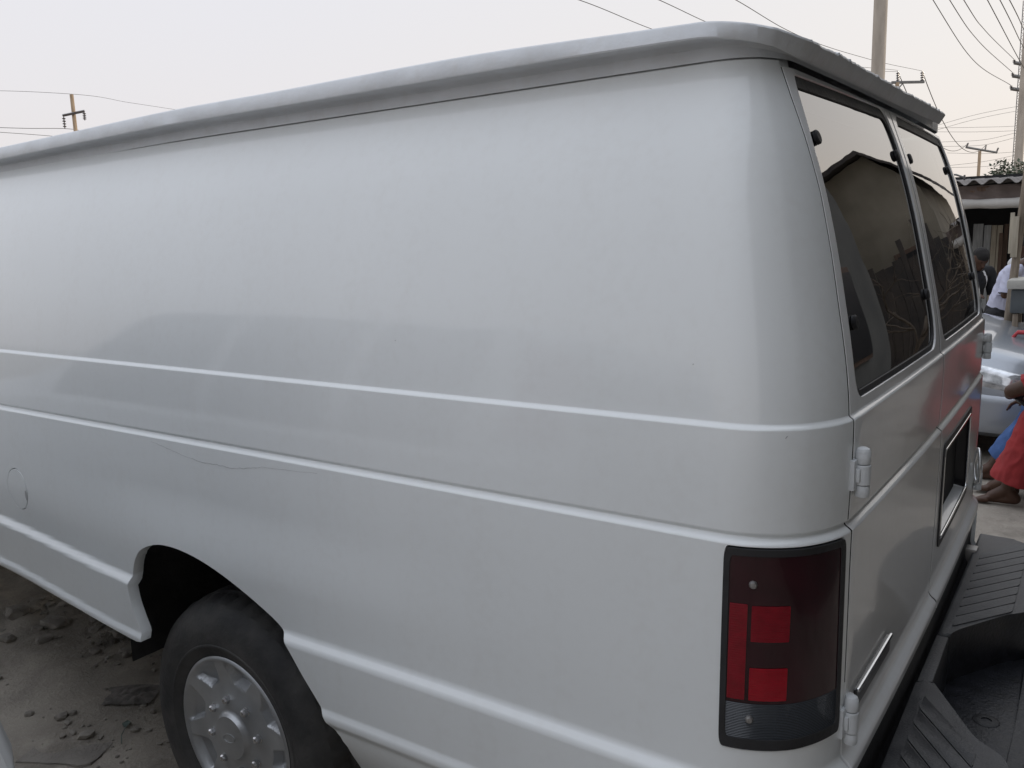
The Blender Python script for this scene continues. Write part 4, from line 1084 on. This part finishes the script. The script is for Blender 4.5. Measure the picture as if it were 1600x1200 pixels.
for x in (2.9, -.85):
    bm = bmesh.new(); add_box(bm, (x, YF - .05, (ze - .45) / 2), (.09, .09, ze + .15), None, .005); bobj('stall_post', bm, M['wood'], st_)
# boards leaning against the inside of the stall
boards = [((1521, 350), (1537, 420), 'wood_grey', 'grey weathered board leaning in the stall, nearest the van'),
          ((1538, 352), (1549, 425), 'wood_grey', 'whitish board leaning in the stall, left of the cream boards'),
          ((1549.5, 352), (1558, 430), 'wood_pale', 'cream board leaning in the stall beside the whitish board'),
          ((1558.5, 352), (1567, 430), 'wood_pale', 'cream board with a squared top beside the short brown board'),
          ((1561, 364), (1567.5, 440), 'wood_brown', 'short brown board in front of the cream boards'),
          ((1569, 350), (1576, 440), 'wood_brown', 'tall reddish brown board at the right of the cream boards')]
for i, (a, b, m_, lab) in enumerate(boards):
    Yb = YF - 1.3 + (.12 if i == 4 else 0)
    p = aty(*a, Yb); q = aty(b[0], a[1], Yb); w = abs(q.x - p.x); xc = (p.x + q.x) / 2
    bm = bmesh.new(); add_box(bm, (0, 0, p.z / 2 - .15), (w * .97, .028, p.z + .3), None, .003)
    o = bobj('board', bm, M[m_], loc=(xc, Yb, 0)); o.rotation_euler = (math.radians(1.0 + i * .2), 0, 0); tag(o, lab, 'board', 'boards leaning in the stall')
# wooden post in front with a shorter plank nailed to it
Yp = -5.75
pt = aty(1598, 325, Yp); pb = aty(1569, 548, Yp); dirp = (pb - pt).normalized(); base = pt + dirp * (pt.z / -dirp.z)
post = thing('wooden_post', 'leaning weathered wooden post in front of the stall with a plank nailed on', 'post', (base.x, Yp, 0), 0, world=True)
bm = bmesh.new(); add_tube(bm, [base, pb, pt, pt - dirp * .55], [.034, .033, .030, .028], 10); bobj('pole', bm, M['wood'], post, ang=1)
k0 = aty(1588, 338, Yp + .05); k1 = aty(1583.5, 402, Yp + .05)
bm = bmesh.new(); dd = (k1 - k0); rot = Vector((0, 0, -1)).rotation_difference(dd.normalized()).to_matrix()
add_box(bm, (k0 + k1) / 2, (.045, .022, dd.length), rot, .002); add_box(bm, (k0 + k1) / 2 + Vector((.026, -.012, .03)), (.03, .02, dd.length * 1.0), rot, .002); bobj('nailed_plank', bm, M['wood_pale'], post)
# cool box on a stand
Yc = -5.45
a = aty(1575, 452, Yc); b = aty(1575, 437, Yc)
M['lid'] = mat('cream_lid', (.42, .41, .37), .5, var=.08, vscale=10); M['greybox'] = mat('grey_box', (.075, .085, .09), .6, var=.2, vscale=8)
cb = thing('cool_box', 'dark grey cool box with cream lid on a stand before the stall', 'cool box', (a.x - .3, Yc - .2, 0), 0, world=True)
zl = a.z; hl = b.z - a.z
bm = bmesh.new(); add_box(bm, (a.x - .30, Yc - .2, zl + hl / 2), (.62, .44, hl), None, .02); bobj('lid', bm, M['lid'], cb)
zb = aty(1580, 490, Yc).z
bm = bmesh.new(); add_box(bm, (a.x - .30, Yc - .2, (zl + zb) / 2 - .001), (.56, .38, zl - zb - .004), None, .015); bobj('box', bm, M['greybox'], cb)
for sx in (-1, 1):
    for sy in (-1, 1):
        bm = bmesh.new(); add_box(bm, (a.x - .30 + sx * .24, Yc - .2 + sy * .15, zb / 2 - .003), (.04, .04, zb - .004), None, .003); bobj('leg', bm, M['wood'], cb)
# red plastic chair
Yr = -5.0
M['redplastic'] = mat('red_plastic', (.42, .03, .04), .4, var=.1, vscale=10)
rp_ = aty(1583, 519, Yr)
rc = thing('plastic_chair', 'red plastic chair with slatted back at the right edge by the cool box', 'chair', (rp_.x - .2, Yr, 0), 0, world=True)
zt = rp_.z
bm = bmesh.new(); add_tube(bm, [(rp_.x - .02, Yr, .42), (rp_.x, Yr, zt - .04), (rp_.x - .03, Yr, zt), (rp_.x - .40, Yr, zt), (rp_.x - .43, Yr, zt - .04), (rp_.x - .41, Yr, .42)], .016, 8)
for k in (1, 2): add_box(bm, (rp_.x - .215, Yr, zt - k * .075), (.40, .018, .03), None, .004)
bobj('backrest', bm, M['redplastic'], rc, ang=1)
bm = bmesh.new(); add_box(bm, (rp_.x - .215, Yr - .22, .42), (.43, .44, .03), None, .012); bobj('seat', bm, M['redplastic'], rc)
for sx in (0, 1):
    for sy in (0, 1):
        bm = bmesh.new(); add_tube(bm, [(rp_.x - .03 - sx * .37, Yr - .02 - sy * .40, .41), (rp_.x - .0 - sx * .43, Yr + .02 - sy * .46, 0)], [.022, .016], 8); bobj('leg', bm, M['redplastic'], rc)
    bm = bmesh.new(); xx = rp_.x - .0 - sx * .43
    add_tube(bm, [(xx, Yr - .01, .64), (xx, Yr - .20, .65), (xx, Yr - .40, .62), (xx, Yr - .42, .43)], .016, 8); bobj('armrest', bm, M['redplastic'], rc, ang=1)
# ================================================================== poles, masts, wires
M['concrete'] = mat('pole_concrete', (.33, .29, .245), .9, base2=(.46, .41, .35), vscale=3, bump=.2, bscale=30, vstretch=(2, 2, .5))
M['polewood'] = mat('pole_timber', (.30, .22, .15), .9, base2=(.42, .32, .22), vscale=5, vstretch=(4, 4, .5))
M['steel'] = mat('dull_steel', (.16, .155, .15), .6, .3, var=.2, vscale=20)
M['ceramic'] = mat('insulator', (.07, .06, .06), .3, coat=.5)
M['wire'] = mat('wire_black', (.05, .048, .046), .7)
def pole(label, px, py, D, r0, r1, top_extra, m, name='utility_pole'):
    p = deep(px, py, D); t = thing(name, label, 'utility pole', (p.x, p.y, 0), 0, 'utility poles along the street', world=True)
    bm = bmesh.new(); H = p.z + top_extra
    add_tube(bm, [(p.x, p.y, -.2), (p.x, p.y, H * .5), (p.x, p.y, H)], [r0, (r0 + r1) / 2, r1], 20)
    bobj('shaft', bm, m, t, ang=.6); return t, p
def insul(t, p, q, r=.05):
    p = Vector(p); q = Vector(q); bm = bmesh.new(); d = q - p; L = d.length
    rot = Vector((0, 0, 1)).rotation_difference(d).to_matrix(); prof = [(.0001, 0), (r * .35, 0)]
    for k in range(4):
        z = L * (k + .3) / 4.4; prof += [(r * .35, z), (r, z + L * .04), (r, z + L * .08), (r * .35, z + L * .12)]
    prof += [(r * .3, L), (.0001, L)]
    add_lathe(bm, prof, 'Z', 12, closed=False)
    for v in bm.verts: v.co = rot @ v.co + p
    bobj('insulator', bm, M['ceramic'], t, ang=.5)
def beam(t, p, q, w, nm='cross_arm', m=None):
    bm = bmesh.new(); p = Vector(p); q = Vector(q); d = q - p; rot = Vector((1, 0, 0)).rotation_difference(d.normalized()).to_matrix()
    add_box(bm, (p + q) / 2, (d.length, w, w), rot, w * .1); bobj(nm, bm, m or M['steel'], t)
pole('stout round concrete utility pole rising behind the van roof', 1374, 60, 20, .165, .142, 7, M['concrete'])
tA, pA = pole('distant pole whose cross arm with two upright insulators shows right of the stout pole', 1402, 131, 35, .10, .08, .05, M['polewood'])
beam(tA, deep(1393, 129, 35), deep(1444, 128, 35), .10); beam(tA, deep(1402, 140, 35), deep(1412, 129, 35), .04, 'brace')
I1 = deep(1403, 112, 35); I2 = deep(1441, 111, 35)
insul(tA, deep(1403, 127, 35), I1, .075); insul(tA, deep(1441, 127, 35), I2, .075)
tB, pB = pole('slim far pole with a tilted cross arm above the stall roof', 1531, 236, 60, .13, .10, 0, M['polewood'])
beam(tB, deep(1509, 230, 60), deep(1558, 238.5, 60), .11)
BI = [deep(1513, 223, 60), deep(1541, 226, 60), deep(1560, 230.5, 60)]
for p, q in zip([(1510, 230), (1539, 235), (1557, 238)], BI): insul(tB, deep(*p, 60), q, .07)
tC, pC = pole('concrete pole with three short cross arms at the right edge', 1591, 258, 28, .145, .11, 4.6, M['concrete'])
CI = []
for y, xl in ((98, 1584.5), (118.5, 1582), (138.5, 1579.5)):
    a = deep(xl, y, 28); b = deep(1632, y + 8, 28); beam(tC, a, b, .085); q = a + Vector((0, 0, .10)); insul(tC, a, q, .05); CI.append(q)
tD, pD = pole('thin pale timber pole with a level cross arm far off at the left', 112, 150, 62, .17, .13, 0.1, M['polewood'])
beam(tD, deep(98, 180.5, 62), deep(132, 173.5, 62), .16, m=M['ceramic'])
D1 = deep(101.5, 201, 62); D2 = deep(132.5, 188, 62)
insul(tD, deep(99.5, 183, 62), D1, .12); insul(tD, deep(131.5, 176, 62), D2, .12)
DT = deep(112, 147, 62)
# lattice mast behind the right pole
ms = deep(1586, 262, 75); mast = thing('lattice_mast', 'thin lattice radio mast just left of the concrete pole at the right edge', 'mast', (ms.x, ms.y, 0), 0, world=True)
bm = bmesh.new(); top = deep(1592, 120, 75).z + 6; w = .22
legs = [(ms.x + w * math.cos(2 * PI * k / 3), ms.y + w * math.sin(2 * PI * k / 3)) for k in range(3)]
for x, y in legs: add_tube(bm, [(x, y, 0), (x, y, top)], .035, 5)
z = 1.0; k = 0
while z < top - .6:
    for i in range(3):
        a = legs[i]; b = legs[(i + 1) % 3]; add_tube(bm, [(*a, z), (*b, z + .45)] if k % 2 else [(*b, z), (*a, z + .45)], .018, 4)
    z += .45; k += 1
bobj('lattice', bm, M['steel'], mast)
def wire(label, pts, r=.012, sag=0.0, group='overhead wires', n=22, name='overhead_wire'):
    pts = [Vector(p) for p in pts]; full = []
    for i in range(len(pts) - 1):
        p0 = pts[max(i - 1, 0)]; p1 = pts[i]; p2 = pts[i + 1]; p3 = pts[min(i + 2, len(pts) - 1)]
        for k in range(n):
            t = k / n
            if len(pts) == 2: q = p1.lerp(p2, t) - Vector((0, 0, sag * 4 * t * (1 - t)))
            else:
                L0 = max((p1 - p0).length, 1e-6); L1 = (p2 - p1).length; L2 = max((p3 - p2).length, 1e-6)
                m1 = (p2 - p1) if i == 0 else ((p1 - p0) / L0 * L1 + (p2 - p1) / L1 * L0) / (L0 + L1) * L1
                m2 = (p2 - p1) if i == len(pts) - 2 else ((p2 - p1) / L1 * L2 + (p3 - p2) / L2 * L1) / (L1 + L2) * L1
                q = (1 + 2 * t) * (1 - t) ** 2 * p1 + t * (1 - t) ** 2 * m1 + t * t * (3 - 2 * t) * p2 + t * t * (t - 1) * m2
            full.append(q)
    full.append(pts[-1])
    bm = bmesh.new(); add_tube(bm, full, r, 5); o = bobj(name, bm, M['wire'], ang=2); tag(o, label, 'wire', group); return o
wire('overhead wire crossing the sky behind the roof corner, left of three', [deep(700, -60, 14), deep(905, 0, 17), deep(1012, 43, 20), deep(1200, 104, 26), I1], .008)
wire('overhead wire crossing the sky behind the roof corner, middle of three', [deep(890, -60, 14), deep(1030, 0, 17), deep(1105, 35, 20), deep(1250, 90, 26), I1 + Vector((0, 0, .05))], .008)
wire('overhead wire from the top of the picture past the stout pole to its right insulator', [deep(1000, -75, 13), deep(1150, 0, 17), deep(1222, 43, 20), deep(1360, 93, 28), I2], .008)
wire('sagging wire from the right upright insulator down to the tilted cross arm', [I2, BI[1]], .018, 1.6)
wire('wire from the left upright insulator down behind the roof to the tilted cross arm', [I1, BI[0]], .018, 1.6)
for (x0_, xm, ym, q, nm) in ((1458, 1520, 93, CI[2], 'lowest'), (1484, 1528, 63, CI[1], 'middle'), (1506, 1538, 46, CI[0], 'highest')):
    wire('curved wire from the top edge to the %s cross arm of the right pole' % nm, [deep(x0_ - 45, -75, 15), deep(x0_, 0, 17), deep(xm, ym, 22), q], .009)
for (x0_, xe, ye, nm) in ((1543, 1604, 113, 'left'), (1562.5, 1604, 82, 'middle'), (1577.5, 1604, 53, 'right')):
    wire('steep wire cutting the top right corner, %s of three' % nm, [deep(x0_ - 40, -75, 14), deep(x0_, 0, 16), deep(xe, ye, 22), deep(xe + 30, ye + 46, 26)], .009)
faint = [((1440, 203), (1530, 178), (1592, 166)), ((1440, 210), (1530, 185), (1592, 173)), ((1450, 200), (1520, 199), (1600, 196)), ((1460, 206), (1530, 206), (1600, 203)),
         ((1470, 222), (1540, 218), (1600, 205)), ((1470, 229), (1540, 226), (1600, 212)), ((1480, 239), (1540, 240), (1600, 236)), ((1480, 259), (1540, 252), (1600, 240)), ((1480, 262), (1540, 260), (1600, 254))]
ord_ = ['topmost', 'second', 'third', 'fourth', 'fifth', 'sixth', 'seventh', 'eighth', 'lowest']
for (a, b, c_), nm in zip(faint, ord_):
    wire('faint far wire crossing near level above the stall roof, %s of nine' % nm, [deep(*a, 90), deep(*b, 90), deep(*c_, 90), deep(c_[0] + 60, c_[1] - 8, 90)], .016, group='faint far wires')
wire('far wire over the top of the pale left pole', [deep(-40, 141, 60), deep(40, 143, 61), DT, deep(200, 160, 70), deep(330, 180, 84)], .014)
wire('far wire hung from the left insulator string of the pale pole', [deep(-40, 198, 58), deep(40, 200.5, 60), D1, deep(140, 208, 66)], .02)
wire('far wire just below the insulator strings at the left', [deep(-40, 204, 58), deep(20, 208, 60), deep(98, 214, 66)], .018)
wire('lowest far wire at the left edge above the roof', [deep(-40, 234, 70), deep(20, 235.5, 70), deep(60, 236, 74)], .02)
# bracket lamp at the end of the stall roof
q = aty(1494, 273, -9); q2 = aty(1507, 277.5, -9)
br = thing('street_bracket', 'small dark bracket arm sticking up beside the van window edge', 'bracket', (q.x, q.y, 0), 0, world=True)
bm = bmesh.new(); base_ = Vector((q.x + .25, q.y, 0)); add_tube(bm, [base_, Vector((base_.x, q.y, q.z + .02)), q, q2], [.02, .02, .012, .012], 6); bobj('arm', bm, M['steel'], br, ang=1)
bm = bmesh.new(); add_box(bm, q2, (.02, .02, .06), None, .003); bobj('end_fitting', bm, M['ceramic'], br)
# ================================================================== trees
M['foliage'] = mat('foliage', (.030, .042, .026), .7, base2=(.075, .095, .055), vscale=1.6)
M['bark'] = mat('bark', (.09, .07, .055), .9, base2=(.15, .12, .09), vscale=12, bump=.5)
def tree(label, loc, h, crad, nleaf, seed, leaf=.10, squash=.7):
    r = random.Random(seed); t = thing('tree', label, 'tree', loc)
    bm = bmesh.new(); add_tube(bm, [(0, 0, -.1), (.05, .03, h * .4), (0, .05, h * .75), (.03, 0, h)], [.13, .10, .06, .03], 10)
    tips = []
    for k in range(11):
        a = r.uniform(0, 2 * PI); z = h * r.uniform(.55, .95); L = crad * r.uniform(.6, 1.0)
        e = Vector((math.cos(a) * L, math.sin(a) * L, z + L * r.uniform(.1, .6) * squash)); add_tube(bm, [(0, .03, z - .15), e * .5 + Vector((0, 0, z * .48)), e], [.04, .025, .010], 6); tips.append(e)
    bobj('trunk', bm, M['bark'], t, loc=(0, 0, 0), ang=1)
    bm = bmesh.new(); clumps = [(e, crad * r.uniform(.25, .5)) for e in tips] + [(Vector((r.uniform(-.5, .5) * crad, r.uniform(-.5, .5) * crad, h * r.uniform(.8, 1.08))), crad * .35) for _ in range(8)]
    for i in range(nleaf):
        c, s = r.choice(clumps); v = Vector((r.gauss(0, 1), r.gauss(0, 1), r.gauss(0, 1))).normalized() * s * r.random() ** .45; v.z *= squash; p = c + v
        d1 = Vector((r.gauss(0, 1), r.gauss(0, 1), r.gauss(0, .5))).normalized(); d2 = d1.cross(Vector((r.gauss(0, .5), r.gauss(0, .5), 1))).normalized(); L = leaf * r.uniform(.6, 1.3)
        bm.faces.new([bm.verts.new(p + d1 * L * x + d2 * L * .32 * y) for x, y in ((0, 0), (.4, 1), (1, 0), (.4, -1))])
    bobj('crown', bm, M['foliage'], t, loc=(0, 0, 0), ang=3.2)
    return t
tp = deep(1588, 285, 25)
tree('dark leafy tree behind the stall roof at the right edge', (tp.x, tp.y, 0), tp.z + .15, 1.1, 3800, 5, .11, .75)
# leafless shrub whose twigs show in the rear windows
def bare(label, loc, h, seed):
    r = random.Random(seed); t = thing('bare_tree', label, 'tree', loc); bm = bmesh.new()
    def grow(p, d, L, rad, n):
        pts = [p]; q = p.copy(); dd = d.copy()
        for k in range(4):
            dd = (dd + Vector((r.gauss(0, .25), r.gauss(0, .25), r.gauss(.02, .2)))).normalized(); q = q + dd * L / 4; pts.append(q.copy())
        add_tube(bm, pts, [rad, rad * .85, rad * .7, rad * .6, rad * .5], 5)
        if n > 0:
            for _ in range(3): grow(pts[r.choice((2, 3, 4))].copy(), (dd + Vector((r.gauss(0, .7), r.gauss(0, .7), r.gauss(.1, .4)))).normalized(), L * .72, rad * .55, n - 1)
    grow(Vector((0, 0, -.1)), Vector((0, 0, 1)), h * .45, .07, 4)
    bobj('branches', bm, M['bark'], t, loc=(0, 0, 0), ang=2); return t
bare('leafless twiggy tree reflected in the rear windows of the van', (-2.1, -9.6, -.2), 3.3, 4)
# ================================================================== houses out of view: one mirrored in the panes, one added for shade
M['wall_drab'] = mat('drab_wall', (.105, .105, .098), .9, base2=(.15, .148, .136), vscale=1.5, bump=.2, bscale=30)
M['wall_tan'] = mat('tan_wall', (.22, .195, .15), .9, base2=(.32, .285, .225), vscale=1.5, bump=.2, bscale=30)
M['roof_dark'] = mat('rusty_roof', (.045, .042, .042), .85, base2=(.09, .075, .065), vscale=3)
M['wall_grey'] = mat('grey_render', (.17, .165, .155), .9, base2=(.25, .24, .22), vscale=1.2, bump=.2, bscale=30)
def house(label, prof, y0, y1, name='house', eave=.35, wm='wall_drab'):
    """gable profile [(x, z)...] in the X-Z plane extruded from y0 to y1"""
    xs = [p[0] for p in prof]; t = thing(name, label, 'house', ((min(xs) + max(xs)) / 2, y0, 0), 0, world=True)
    bm = bmesh.new(); poly = [(max(xs), 0)] + prof + [(min(xs), 0)]
    a = [bm.verts.new((x, y0, z)) for x, z in poly]; b = [bm.verts.new((x, y1, z)) for x, z in poly]
    bm.faces.new(a); bm.faces.new(b[::-1])
    for i in range(len(a)): bm.faces.new((a[i], a[(i + 1) % len(a)], b[(i + 1) % len(a)], b[i]))
    w = bobj('wall', bm, M[wm], t, ang=.3)
    bm = bmesh.new()
    pr = list(prof); pr[0] = (pr[0][0] + .4, pr[0][1] - .12); pr[-1] = (pr[-1][0] - .4, pr[-1][1] - .12)
    s = 1 if y0 > y1 else -1
    lo = [bm.verts.new((x, y0 + s * eave, z + .03)) for x, z in pr]; hi = [bm.verts.new((x, y0 + s * eave, z + .13)) for x, z in pr]
    lo2 = [bm.verts.new((x, y1 - s * eave, z + .03)) for x, z in pr]; hi2 = [bm.verts.new((x, y1 - s * eave, z + .13)) for x, z in pr]
    for i in range(len(pr) - 1):
        for q in ((hi[i], hi[i + 1], hi2[i + 1], hi2[i]), (lo[i], lo2[i], lo2[i + 1], lo[i + 1]), (lo[i], lo[i + 1], hi[i + 1], hi[i]), (lo2[i], hi2[i], hi2[i + 1], lo2[i + 1])): bm.faces.new(q)
    for l_, h_, l2, h2 in ((lo[0], hi[0], lo2[0], hi2[0]), (lo[-1], hi[-1], lo2[-1], hi2[-1])): bm.faces.new((l_, h_, h2, l2))
    bobj('roof', bm, M['roof_dark'], t, ang=.3)
    return t
h1 = house('drab gabled house to the right, seen only mirrored in the left rear window', [(-1.35, 3.2), (-2.0, 4.35), (-3.3, 4.15), (-4.9, 3.3)], -12, -18, wm='wall_tan')
for x in (-2.1, -3.9):
    bm = bmesh.new(); add_box(bm, (x, -11.97, 1.7), (.95, .08, 1.1), None, .01); f = bobj('window', bm, M['wood_brown'], h1)
    bm = bmesh.new(); add_box(bm, (x, -11.925, 1.7), (.80, .03, .95)); bobj('pane', bm, M['grille'], f)
fr = random.Random(9); fn = thing('added_fence', 'dark uneven plank fence added before the gabled house to darken the rear window reflections', 'fence', (-3, -11.2, 0), 0, world=True)  # planks added as a dark mass low in the mirrored view
bm = bmesh.new(); fx = -5.0
while fx < -1.0:
    w_ = fr.uniform(.12, .22); h_ = fr.uniform(2.1, 2.75); add_box(bm, (fx + w_ / 2, -11.2 + fr.uniform(-.015, .015), h_ / 2 - .1), (w_ - .01, .03, h_ + .1)); fx += w_
bobj('panel', bm, M['roof_dark'], fn, ang=.3)
bm = bmesh.new(); add_box(bm, (-3, -11.25, 1.5), (4.1, .05, .09)); bobj('rail', bm, M['wood_brown'], fn)
h2 = house('long two storey building added unseen behind the van to darken its rear', [(-2.15, 6.2), (-5.7, 7.4), (-9.2, 6.2)], 7, -8.0)  # unseen block added to keep sun and sky off the rear doors
for y in (-6.3, -3.5, -.7, 2.1, 5):
    for z in (1.5, 3.9):
        bm = bmesh.new(); add_box(bm, (-2.13, y, z), (.08, 1.1, 1.2), None, .01); f = bobj('window', bm, M['wood_brown'], h2)
        bm = bmesh.new(); add_box(bm, (-2.08, y, z), (.03, .95, 1.05)); bobj('pane', bm, M['grille'], f)
# ================================================================== light
SUNV = Vector((-.65, -.81, .30)).normalized()
EL = math.asin(SUNV.z)
world = bpy.data.worlds.new('World'); sc.world = world; world.use_nodes = True
nt = world.node_tree; bg = nt.nodes['Background']
sky = nt.nodes.new('ShaderNodeTexSky'); sky.sky_type = 'NISHITA'; sky.sun_disc = False; sky.sun_elevation = EL; sky.sun_rotation = math.atan2(SUNV.x, SUNV.y); sky.dust_density = 4; sky.air_density = 1.2; sky.altitude = 10
tc = nt.nodes.new('ShaderNodeTexCoord'); sp = nt.nodes.new('ShaderNodeSeparateXYZ'); nt.links.new(tc.outputs['Generated'], sp.inputs[0])
rmp = nt.nodes.new('ShaderNodeValToRGB'); e = rmp.color_ramp.elements
HZ = ((0.0, (.388, .362, .348)), (.16, (.394, .382, .380)), (.42, (.394, .400, .416)), (1.0, (.62, .662, .72)))
e[0].position = HZ[0][0]; e[0].color = (*HZ[0][1], 1); e[1].position = 1.0; e[1].color = (*HZ[3][1], 1)
for p, c_ in HZ[1:3]:
    k = e.new(p); k.color = (*c_, 1)
nt.links.new(sp.outputs['Z'], rmp.inputs['Fac'])
dt = nt.nodes.new('ShaderNodeVectorMath'); dt.operation = 'DOT_PRODUCT'; nt.links.new(tc.outputs['Generated'], dt.inputs[0]); dt.inputs[1].default_value = (SUNV.x, SUNV.y, 0)
wr = nt.nodes.new('ShaderNodeValToRGB'); wr.color_ramp.elements[0].color = (.985, .985, 1.02, 1); wr.color_ramp.elements[1].color = (1.03, 1.0, .955, 1); nt.links.new(dt.outputs['Value'], wr.inputs['Fac'])
tint = nt.nodes.new('ShaderNodeVectorMath'); tint.operation = 'MULTIPLY'; nt.links.new(rmp.outputs['Color'], tint.inputs[0]); nt.links.new(wr.outputs['Color'], tint.inputs[1])
mul = nt.nodes.new('ShaderNodeVectorMath'); mul.operation = 'SCALE'; mul.inputs['Scale'].default_value = 20.0; nt.links.new(tint.outputs['Vector'], mul.inputs[0])
mx = nt.nodes.new('ShaderNodeMix'); mx.data_type = 'RGBA'; mx.inputs[0].default_value = .86
nt.links.new(sky.outputs['Color'], mx.inputs[6]); nt.links.new(mul.outputs['Vector'], mx.inputs[7]); nt.links.new(mx.outputs[2], bg.inputs['Color'])
bg.inputs['Strength'].default_value = .10
sun = bpy.data.lights.new('sun', 'SUN'); sun.energy = 1.2; sun.angle = math.radians(12); sun.color = (1, .88, .74)
so = bpy.data.objects.new('sun', sun); col.objects.link(so); so.rotation_euler = (-SUNV).to_track_quat('-Z', 'Y').to_euler()
vs_ = sc.view_settings; vs_.view_transform = 'Standard'; vs_.look = 'None'; vs_.exposure = .24; vs_.gamma = 1; vs_.use_curve_mapping = False
sc.render.engine = 'CYCLES'
sc.cycles.max_bounces = 8; sc.cycles.glossy_bounces = 5; sc.cycles.transparent_max_bounces = 12
